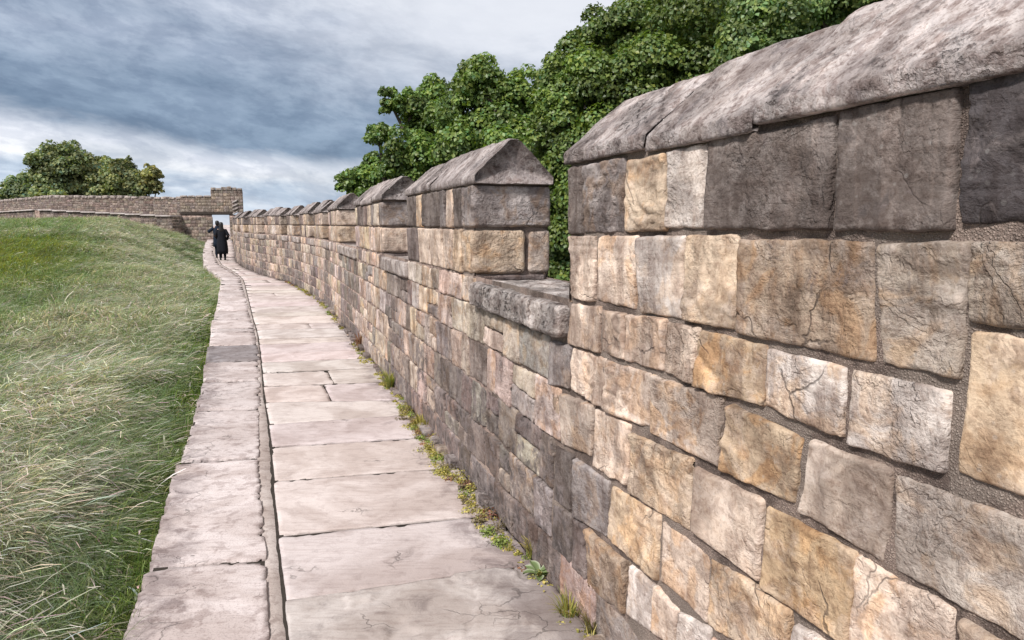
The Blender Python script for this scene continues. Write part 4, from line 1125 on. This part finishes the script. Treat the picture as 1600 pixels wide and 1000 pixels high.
def foot(s, out=.05): x, y = Wp(s); dx, dy = Wd(s); return np.array([x - dy*out, y + dx*out, zpath(y)+.002])
def cushion(mb, base, n, rad, hgt, cols, g, size=.012):
    d = g.normal(0, 1, (n,3)); d[:,2] = np.abs(d[:,2]); d /= np.linalg.norm(d, axis=1, keepdims=True)
    rr = g.uniform(.35, 1.05, n)[:,None]
    P = np.array(base)[None] + d*rr*np.array([rad, rad, hgt])
    c = np.array(cols)[g.integers(0, len(cols), n)]*g.uniform(.55, 1.3, n)[:,None]
    leaf_cards(mb, P, d, size, g, c, droop=-.3)
wm = MB(); g = np.random.default_rng(321)
s = 1.9
while s < 21:
    dens = fbm(np.array([[s*1.6, 3., 0.]]), 3, 77)[0]
    heavy = 3.5 < s < 6.3
    far = s > 8
    if dens > -.22 or heavy:
        out = .035 + .06*g.uniform(-.4, 1.2) + (.05*g.uniform(0,1) if heavy else 0)
        b = foot(s, out)
        pal = [YG, YG, GN, RB, [(.16,.13,.07),(.24,.19,.11)]][g.choice(5, p=[.42,.2,.14,.10,.14])]
        k = 1.5 if heavy else 1.
        cushion(wm, b, int((110 if not far else 30)*g.uniform(.5,1.4)*k), g.uniform(.020,.058)*k*(1.4 if far else 1), g.uniform(.012,.045)*k*(1.3 if far else 1), pal, g, .013 if not far else .028)
        if g.uniform() < .30:
            weed_leaves(wm, b, int(g.uniform(6, 22)), g.uniform(.03,.09), .03, pal, g, .0045 if not far else .012, .9)
    s += (g.uniform(.018, .07) if s < 8 else g.uniform(.05, .16))*(1.4 if s < 3.5 else 1)
# moss and sprigs in the joint beside the edging
for _ in range(150):
    y = g.uniform(2.2, 12); x = float(XR(y)) + g.choice([-.005, 1.])*.0 + g.choice([0., float(XJ(y)-XR(y))]) + g.normal(0,.006)
    weed_leaves(wm, (x, y, -.012), 9, g.uniform(.008,.02), .012, YG+GN, g, .004)
o = wm.build('weeds', M_WEED); tag(o, 'mossy yellow green weeds creeping along the joint at the foot of the wall', 'weeds', kind='stuff')

def plant(label, uv, n, hgt, rad, pal, seed, wid=.007, lean=.6, name='weed_clump', out=None):
    f = 1100.; 
    # ground point from the photo position of its foot
    p = math.atan(150/f); dx = (uv[0]-800)/f; dy = math.cos(p) + (500-uv[1])/f*math.sin(p); dz = -math.sin(p) + (500-uv[1])/f*math.cos(p)
    t = -1.6/dz; b = (dx*t, dy*t, .004)
    g = np.random.default_rng(seed); mb = MB(); weed_leaves(mb, b, n, hgt, rad, pal, g, wid, lean)
    cushion(mb, b, int(n*.5), rad*.8, hgt*.35, pal, g, .012)
    o = mb.build(name, M_WEED, origin=b); tag(o, label, 'weed', 'separate weeds rooted at the foot of the wall'); return o, b
plant('bushy yellow green weed clump standing above the pale broad leaved plant', (836,872), 150, .12, .05, YG, 1, .007)
plant('tall thin grey green sprig with feathery stems by a small white stone', (797,800), 60, .24, .04, [(.16,.20,.11),(.11,.15,.05)], 2, .006, .35)
plant('dry rust red weed at the nearest part of the wall foot', (903,940), 150, .10, .045, RB, 3, .007)
plant('fresh green grass tuft nearest the bottom edge, beside the rust red weed', (890,968), 130, .11, .05, GN+YG, 4, .005, .8)
plant('spiky green grass tuft against the wall by the two narrow flagstones', (609,608), 150, .20, .05, GN+YG, 5, .009, .8)
plant('long low mat of golden moss and weed along the widest flagstones', (664,668), 320, .10, .13, YG, 6, .008)
plant('reddish dried weed far along the wall foot beyond the grass tuft', (563,543), 120, .20, .06, RB, 7, .014)
plant('straw coloured weed at the bottom edge of the picture beside the wall', (930,992), 120, .12, .05, [(.28,.22,.10),(.15,.16,.04)], 8, .005, .8)
def rosette():
    f = 1100.; p = math.atan(150/f); u, v = 843, 905
    dx = (u-800)/f; dy = math.cos(p)+(500-v)/f*math.sin(p); dz = -math.sin(p)+(500-v)/f*math.cos(p); t = -1.6/dz
    b = np.array((dx*t, dy*t, .012)); mb = MB(); g = np.random.default_rng(44)
    for k in range(9):
        th = k*2.4 + g.uniform(-.2,.2); L = g.uniform(.05,.085); W = L*.52
        d = np.array((math.cos(th), math.sin(th), .0)); s = np.array((-d[1], d[0], 0))
        rows = 7; V = []; cc = []
        for i in range(rows):
            tt = i/(rows-1); w = W*math.sin(math.pi*min(1, .08+tt*.92))**.7*.5
            c = b + d*L*(.1+tt) + np.array((0,0,.016*math.sin(tt*2.4)+.003*k))
            for sd in (-1, -.5, 0, .5, 1):
                V.append(c + s*w*sd + np.array((0,0,.010*abs(sd) - .002)))
                cc.append((.16,.215,.09) if abs(sd) < .8 else (.46,.48,.36))
        mb.add(np.array(V), grid_quads(rows, 5), None, np.hstack([np.array(cc), np.zeros((len(cc),1))]))
    o = mb.build('broad_leaved_plant', M_WEED, origin=b)
    tag(o, 'small rosette of broad grey green leaves lying on the nearest flagstone', 'plant')
rosette()
def stalk(uv, h, label, seed):
    f = 1100.; p = math.atan(150/f); d = uv[2]; x, y, z = at(uv[0], uv[1], d)
    g = np.random.default_rng(seed); zz = float(ground_z(np.array([x]), np.array([y]))[0]); mb = MB()
    for k in range(16):
        th = g.uniform(0, 6.28); hh = h*g.uniform(.6,1.0)
        add_blades(mb, np.array([[x+g.normal(0,.02), y+g.normal(0,.02), zz]]), np.array([hh]), np.array([g.uniform(.05,.16)]), np.array([[math.cos(th), math.sin(th)]]),
                   np.array([.006]), 6, np.array([[.10,.14,.04]]), np.array([[.45,.44,.36]]), np.array([.4]), k, head=np.array([True]))
    o = mb.build('seeding_plant', M_WEED, origin=(x, y, zz)); tag(o, label, 'plant')
stalk((262,668,5.2), .42, 'pale drooping seed stalks rising from the short grass against the edging slab', 8)

# ------------------------------------------------------------------ people
def skin_body(name, mat, joints, edges, parent=None, origin=(0,0,0), rotz=0, root=0, sub=2):
    me = bpy.data.meshes.new(name)
    me.from_pydata([j[:3] for j in joints], edges, []); me.update()
    o = bpy.data.objects.new(name, me); C.objects.link(o)
    me.materials.append(mat)
    bpy.context.view_layer.objects.active = o
    md = o.modifiers.new('skin', 'SKIN'); md.use_smooth_shade = True
    if not me.skin_vertices: me.skin_vertices.new() if hasattr(me.skin_vertices,'new') else None
    for i, j in enumerate(joints):
        sv = me.skin_vertices[0].data[i]; sv.radius = (j[3], j[4] if len(j) > 4 else j[3]); sv.use_root = (i == root)
    sb = o.modifiers.new('sub', 'SUBSURF'); sb.levels = sub; sb.render_levels = sub
    if parent is not None: o.parent = parent
    return o
M_SKIN = mat_plain('skin', (.42,.26,.19), .55, 30., .1, .3, .1)
M_BLACK = mat_plain('black_coat_wool', (.010,.011,.016), .85, 40., .4, .2, .3)
M_NAVY = mat_plain('navy_wool', (.011,.018,.032), .85, 40., .4, .2, .3)
M_HAIR = mat_plain('black_hair', (.010,.008,.008), .5, 60., .4, .4, .4)
M_BOOT = mat_plain('dark_leather', (.014,.012,.012), .5, 40., .3, .4, .2)
def rings(mb, prof, n=28, fold=.0, seed=0, offx=None):
    """clothing as a closed tube of oval rings (z, cx, cy, rx, ry)"""
    th = np.linspace(0, 2*np.pi, n, endpoint=False); V = []
    g = np.random.default_rng(seed); ph = g.uniform(0, 6, 4)
    zmin, zmax = prof[0][0], prof[-1][0]
    for (z, cx, cy, rx, ry) in prof:
        f = fold*(zmax-z)/(zmax-zmin)
        w = 1 + f*(np.sin(5*th+ph[0]) + .6*np.sin(8*th+ph[1]))
        V.append(np.stack([cx + rx*w*np.cos(th), cy + ry*w*np.sin(th), np.full(n, z)], -1))
    m = len(prof); V = np.concatenate(V)
    i = np.arange(m-1)[:,None]*n + np.arange(n)[None,:]; j = np.arange(m-1)[:,None]*n + ((np.arange(n)+1) % n)[None,:]
    Q = np.stack([i, j, j+n, i+n], -1).reshape(-1,4)
    c0 = V[:n].mean(0); c1 = V[-n:].mean(0); off = len(V); V = np.concatenate([V, [c0, c1]])
    k = np.arange(n); k2 = (k+1) % n
    T = np.concatenate([np.stack([k2, k, np.full(n, off)], -1), np.stack([(m-1)*n+k, (m-1)*n+k2, np.full(n, off+1)], -1)])
    mb.add(V, Q, T, (.02,.02,.02,0))
def person(loc, rotz, scale, label, coat_mat, arm_l, arm_r, coat_len, long_hair, leg_mat):
    """walks towards local +y; arms are lists of elbow, wrist, knuckle points"""
    t = empty('person', loc, label, 'person', 'pair of walkers near the gate'); t['_w'] = [0,0,0]
    t.rotation_euler = (0, 0, rotz); t.scale = (scale,)*3
    J = [(0,0,.93,.13,.10),(0,0,1.08,.115,.085),(0,0,1.25,.15,.095),(0,.0,1.40,.13,.085),(0,.01,1.49,.055,.055),(0,.02,1.56,.065,.075),(0,.02,1.64,.078,.095),(0,.015,1.71,.05,.065)]
    E_ = [(0,1),(1,2),(2,3),(3,4),(4,5),(5,6),(6,7)]
    def chain(start, pts):
        prev = start
        for p in pts: J.append(p); E_.append((prev, len(J)-1)); prev = len(J)-1
        return prev
    for sx, arm in ((-1, arm_l), (1, arm_r)):
        e, w, k = [np.array(v, float) for v in arm]
        last = chain(3, [(sx*.17,0,1.39,.062),(*e,.042),(*w,.028,.022),(*(w+(k-w)*.5),.036,.018)])
        d = (k-w)/np.linalg.norm(k-w); sd = np.cross(d, (0,0,1.)); sd = sd/np.linalg.norm(sd) if np.linalg.norm(sd) > .1 else np.array((0,1.,0))
        up = np.cross(sd, d); mid = w+(k-w)*.5
        for f, ln in ((-.030,.060),(-.010,.072),(.010,.076),(.030,.066)):
            b = k + sd*f; chain(last, [(*b,.009),(*(b+d*ln*.5-up*.010),.008),(*(b+d*ln-up*.028),.006)])
        chain(last, [(*(mid+sd*-.045+d*.012),.010),(*(mid+sd*-.060+d*.040-up*.01),.008)])
    for sx, fy in ((-1, .10), (1, -.12)):
        chain(0, [(sx*.09,0,.86,.085),(sx*.095,fy*.5+.03,.48,.058),(sx*.095,fy,.11,.038),(sx*.095,fy+.03,.045,.036),(sx*.10,fy+.15,.03,.034,.022)])
    # a small nose and ears keep the head a head from the front as well
    chain(6, [(0,.125,1.615,.012),(0,.135,1.60,.009)])
    skin_body('body', M_SKIN, J, E_, t)
    c = MB()
    rings(c, coat_len, 30, .06, 3); o = c.build('coat', coat_mat, t)
    for arm, sx in ((arm_l,-1),(arm_r,1)):
        s_ = MB(); p0 = np.array((sx*.15,0,1.41)); e, w = np.array(arm[0]), np.array(arm[1])
        limb(s_, p0, e, .082, .068, 12, 5, .0, 1); limb(s_, e - (e-p0)*.08, w, .068, .05, 12, 5, .0, 2)
        s_.build('sleeve', coat_mat, t)
    for sx, fy in ((-1, .10), (1, -.12)):
        l = MB()
        limb(l, (sx*.09,0,.88), (sx*.095,fy*.5+.03,.48), .098, .072, 12, 5, .0, 1); limb(l, (sx*.095,fy*.5+.03,.50), (sx*.095,fy,.10), .072, .05, 12, 5, .0, 2)
        l.build('trouser_leg', leg_mat, t)
        b = MB()
        block(b, lambda a,c_,z_: np.stack([a, c_, z_], -1), (sx*.095-.045, fy-.07, 0.), (sx*.095+.045, fy+.19, .11), .03, .035, .004, 3, (.02,.02,.02), 0,
              taper=lambda P, fy=fy: np.stack([P[:,0], P[:,1], P[:,2]*np.where(P[:,1] > fy+.05, .62, 1.)], -1))
        b.build('boot', M_BOOT, t)
    h = MB(); hp = [(1.60,0,-.02,.088,.09),(1.66,0,-.01,.094,.105),(1.72,0,0,.082,.095),(1.755,0,.005,.045,.055)]
    if long_hair: hp = [(1.28,0,-.115,.085,.025),(1.38,0,-.10,.11,.04),(1.48,0,-.06,.10,.06),(1.56,0,-.035,.094,.085)] + hp[1:]
    else: hp = [(1.53,0,-.04,.07,.06)] + hp
    rings(h, hp, 24, .03, 5); h.build('hair', M_HAIR, t)
    return t
coatA = [(.30,0,-.02,.225,.20),(.5,0,-.01,.245,.21),(.8,0,0,.225,.19),(1.0,0,0,.20,.16),(1.12,0,0,.19,.15),(1.28,0,0,.205,.15),(1.40,0,0,.185,.125),(1.46,0,0,.12,.09),(1.50,0,0,.075,.07)]
coatB = [(.52,0,0,.225,.19),(.7,0,0,.225,.185),(.95,0,0,.205,.165),(1.12,0,0,.185,.145),(1.28,0,0,.205,.15),(1.40,0,0,.185,.125),(1.46,0,0,.12,.09),(1.51,0,0,.075,.07)]
head_dir = math.atan2(.40, .92)
person((-12.78, 31.2, .006), head_dir, .955, 'nearer walker, seen from behind, in an ankle length black coat with dark hair', M_BLACK,
       ((-.27,-.02,1.14),(-.20,.16,1.0),(-.13,.24,.99)), ((.29,-.06,1.13),(.24,.10,.96),(.20,.17,.93)), coatA, True, M_BLACK)
person((-13.90, 33.5, .006), head_dir, 1.0, 'farther walker in a navy coat, left elbow raised, half hidden by the companion', M_NAVY,
       ((-.42,.05,1.22),(-.22,.20,1.36),(-.14,.22,1.42)), ((.27,.0,1.13),(.25,.10,.92),(.25,.15,.84)), coatB, False, M_NAVY)

# ------------------------------------------------------------------ sky, sun, camera
SUN_EL, SUN_AZ = R(47), R(-138)      # azimuth from +Y towards +X: behind the camera, to the left
w = bpy.data.worlds.new('World'); scene.world = w; w.use_nodes = True
nt = NT(w.node_tree)
bg = w.node_tree.nodes['Background']
tc = nt.n('ShaderNodeTexCoord')
d = nt.vmath('NORMALIZE', tc.outputs['Generated'])
sx = nt.n('ShaderNodeSeparateXYZ', None, Vector=d)
el = nt.math('MULTIPLY', nt.math('ARCSINE', sx.outputs[2]), 57.2958)
az = nt.math('MULTIPLY', nt.math('ARCTAN2', sx.outputs[0], sx.outputs[1]), 57.2958)
def cvec(ka, ke, oz=0., sl=0.):
    c = nt.n('ShaderNodeCombineXYZ', None, X=nt.math('MULTIPLY', az, ka), Y=nt.math('MULTIPLY', nt.math('ADD', el, nt.math('MULTIPLY', az, sl)), ke), Z=oz)
    return c.outputs[0]
n1 = nt.noise(cvec(.050, .17, 3.1, .09), 1.0, 6, .55, .4)
n2 = nt.noise(cvec(.13, .36, 7.7, .10), 1.0, 8, .62, .25)
n3 = nt.noise(cvec(.42, .95, 1.2, .12), 1.0, 7, .62, .15)
e1 = nt.math('ADD', nt.math('ADD', el, nt.math('MULTIPLY', nt.math('ADD', az, 23.), .085)), nt.math('MULTIPLY', nt.math('SUBTRACT', n1, .5), 7.))
e1 = nt.math('ADD', e1, nt.math('MULTIPLY', nt.math('SUBTRACT', n2, .5), 3.4))
ramp = nt.n('ShaderNodeValToRGB'); nt.set(ramp.inputs[0], nt.math('DIVIDE', e1, 40.))
STOPS = [(-2,(.88,.90,.96)),(.8,(.86,.89,.96)),(2.0,(.54,.64,.79)),(3.3,(.80,.83,.90)),(5.0,(.70,.74,.84)),(6.6,(.215,.295,.42)),(9.5,(.25,.33,.455)),
         (12.5,(.34,.41,.535)),(15.,(.45,.51,.63)),(18.,(.56,.61,.71)),(24.,(.66,.70,.77)),(38.,(.66,.67,.70))]
cr = ramp.color_ramp
while len(cr.elements) < len(STOPS): cr.elements.new(.5)
for e, (p_, c_) in zip(cr.elements, STOPS): e.position = max(0, p_/40.); e.color = (*c_, 1)
c = ramp.outputs[0]
c = nt.mix(1.0, c, nt.mix(nt.sstep(n2, .32, .68), (.78,.81,.84), (1.26,1.23,1.19)), 'MULTIPLY')
c = nt.mix(1.0, c, nt.mix(nt.sstep(n3, .40, .60), (.90,.91,.93), (1.11,1.10,1.08)), 'MULTIPLY')
bright = nt.math('MULTIPLY', nt.sstep(nt.math('ADD', az, nt.math('MULTIPLY', nt.math('SUBTRACT', n1, .5), 20.)), -25., 0.), nt.sstep(nt.math('ADD', el, nt.math('MULTIPLY', nt.math('SUBTRACT', n2, .5), 8.)), 7., 15.5))
c = nt.mix(nt.math('MULTIPLY', bright, .9), c, (.86,.88,.94))
up_ = nt.sstep(el, 24., 55.)
c = nt.mix(up_, c, (.66,.66,.67))
sky = nt.n('ShaderNodeTexSky', {'sky_type': 'NISHITA', 'sun_disc': False, 'sun_elevation': SUN_EL, 'sun_rotation': SUN_AZ})
skc = nt.mix(1.0, sky.outputs[0], (.08,.08,.08), 'MULTIPLY')
c = nt.mix(.90, skc, c)
nt.set(bg.inputs['Color'], c); bg.inputs['Strength'].default_value = .95

sl = bpy.data.lights.new('sun', 'SUN'); sl.energy = 4.3; sl.angle = R(7); sl.color = (1., .965, .92)
so = bpy.data.objects.new('sun', sl); C.objects.link(so)
# a sun lamp shines along its local -Z
sd = np.array([math.sin(SUN_AZ)*math.cos(SUN_EL), math.cos(SUN_AZ)*math.cos(SUN_EL), math.sin(SUN_EL)])
from mathutils import Vector
so.rotation_euler = Vector(sd).to_track_quat('Z', 'Y').to_euler(); so.location = (-8, -8, 14)

cam = bpy.data.cameras.new('camera'); co = bpy.data.objects.new('camera', cam); C.objects.link(co)
cam.sensor_width = 36.; cam.lens = 36.*1100/1600; cam.clip_start = .05; cam.clip_end = 3000
co.location = (0, 0, 1.6); co.rotation_euler = (R(90) - math.atan(150/1100.), 0, 0)
scene.camera = co
vs = scene.view_settings; vs.view_transform = 'Standard'; vs.look = 'None'; vs.exposure = .15; vs.gamma = 1.
for o in bpy.data.objects:
    if '_w' in o: del o['_w']
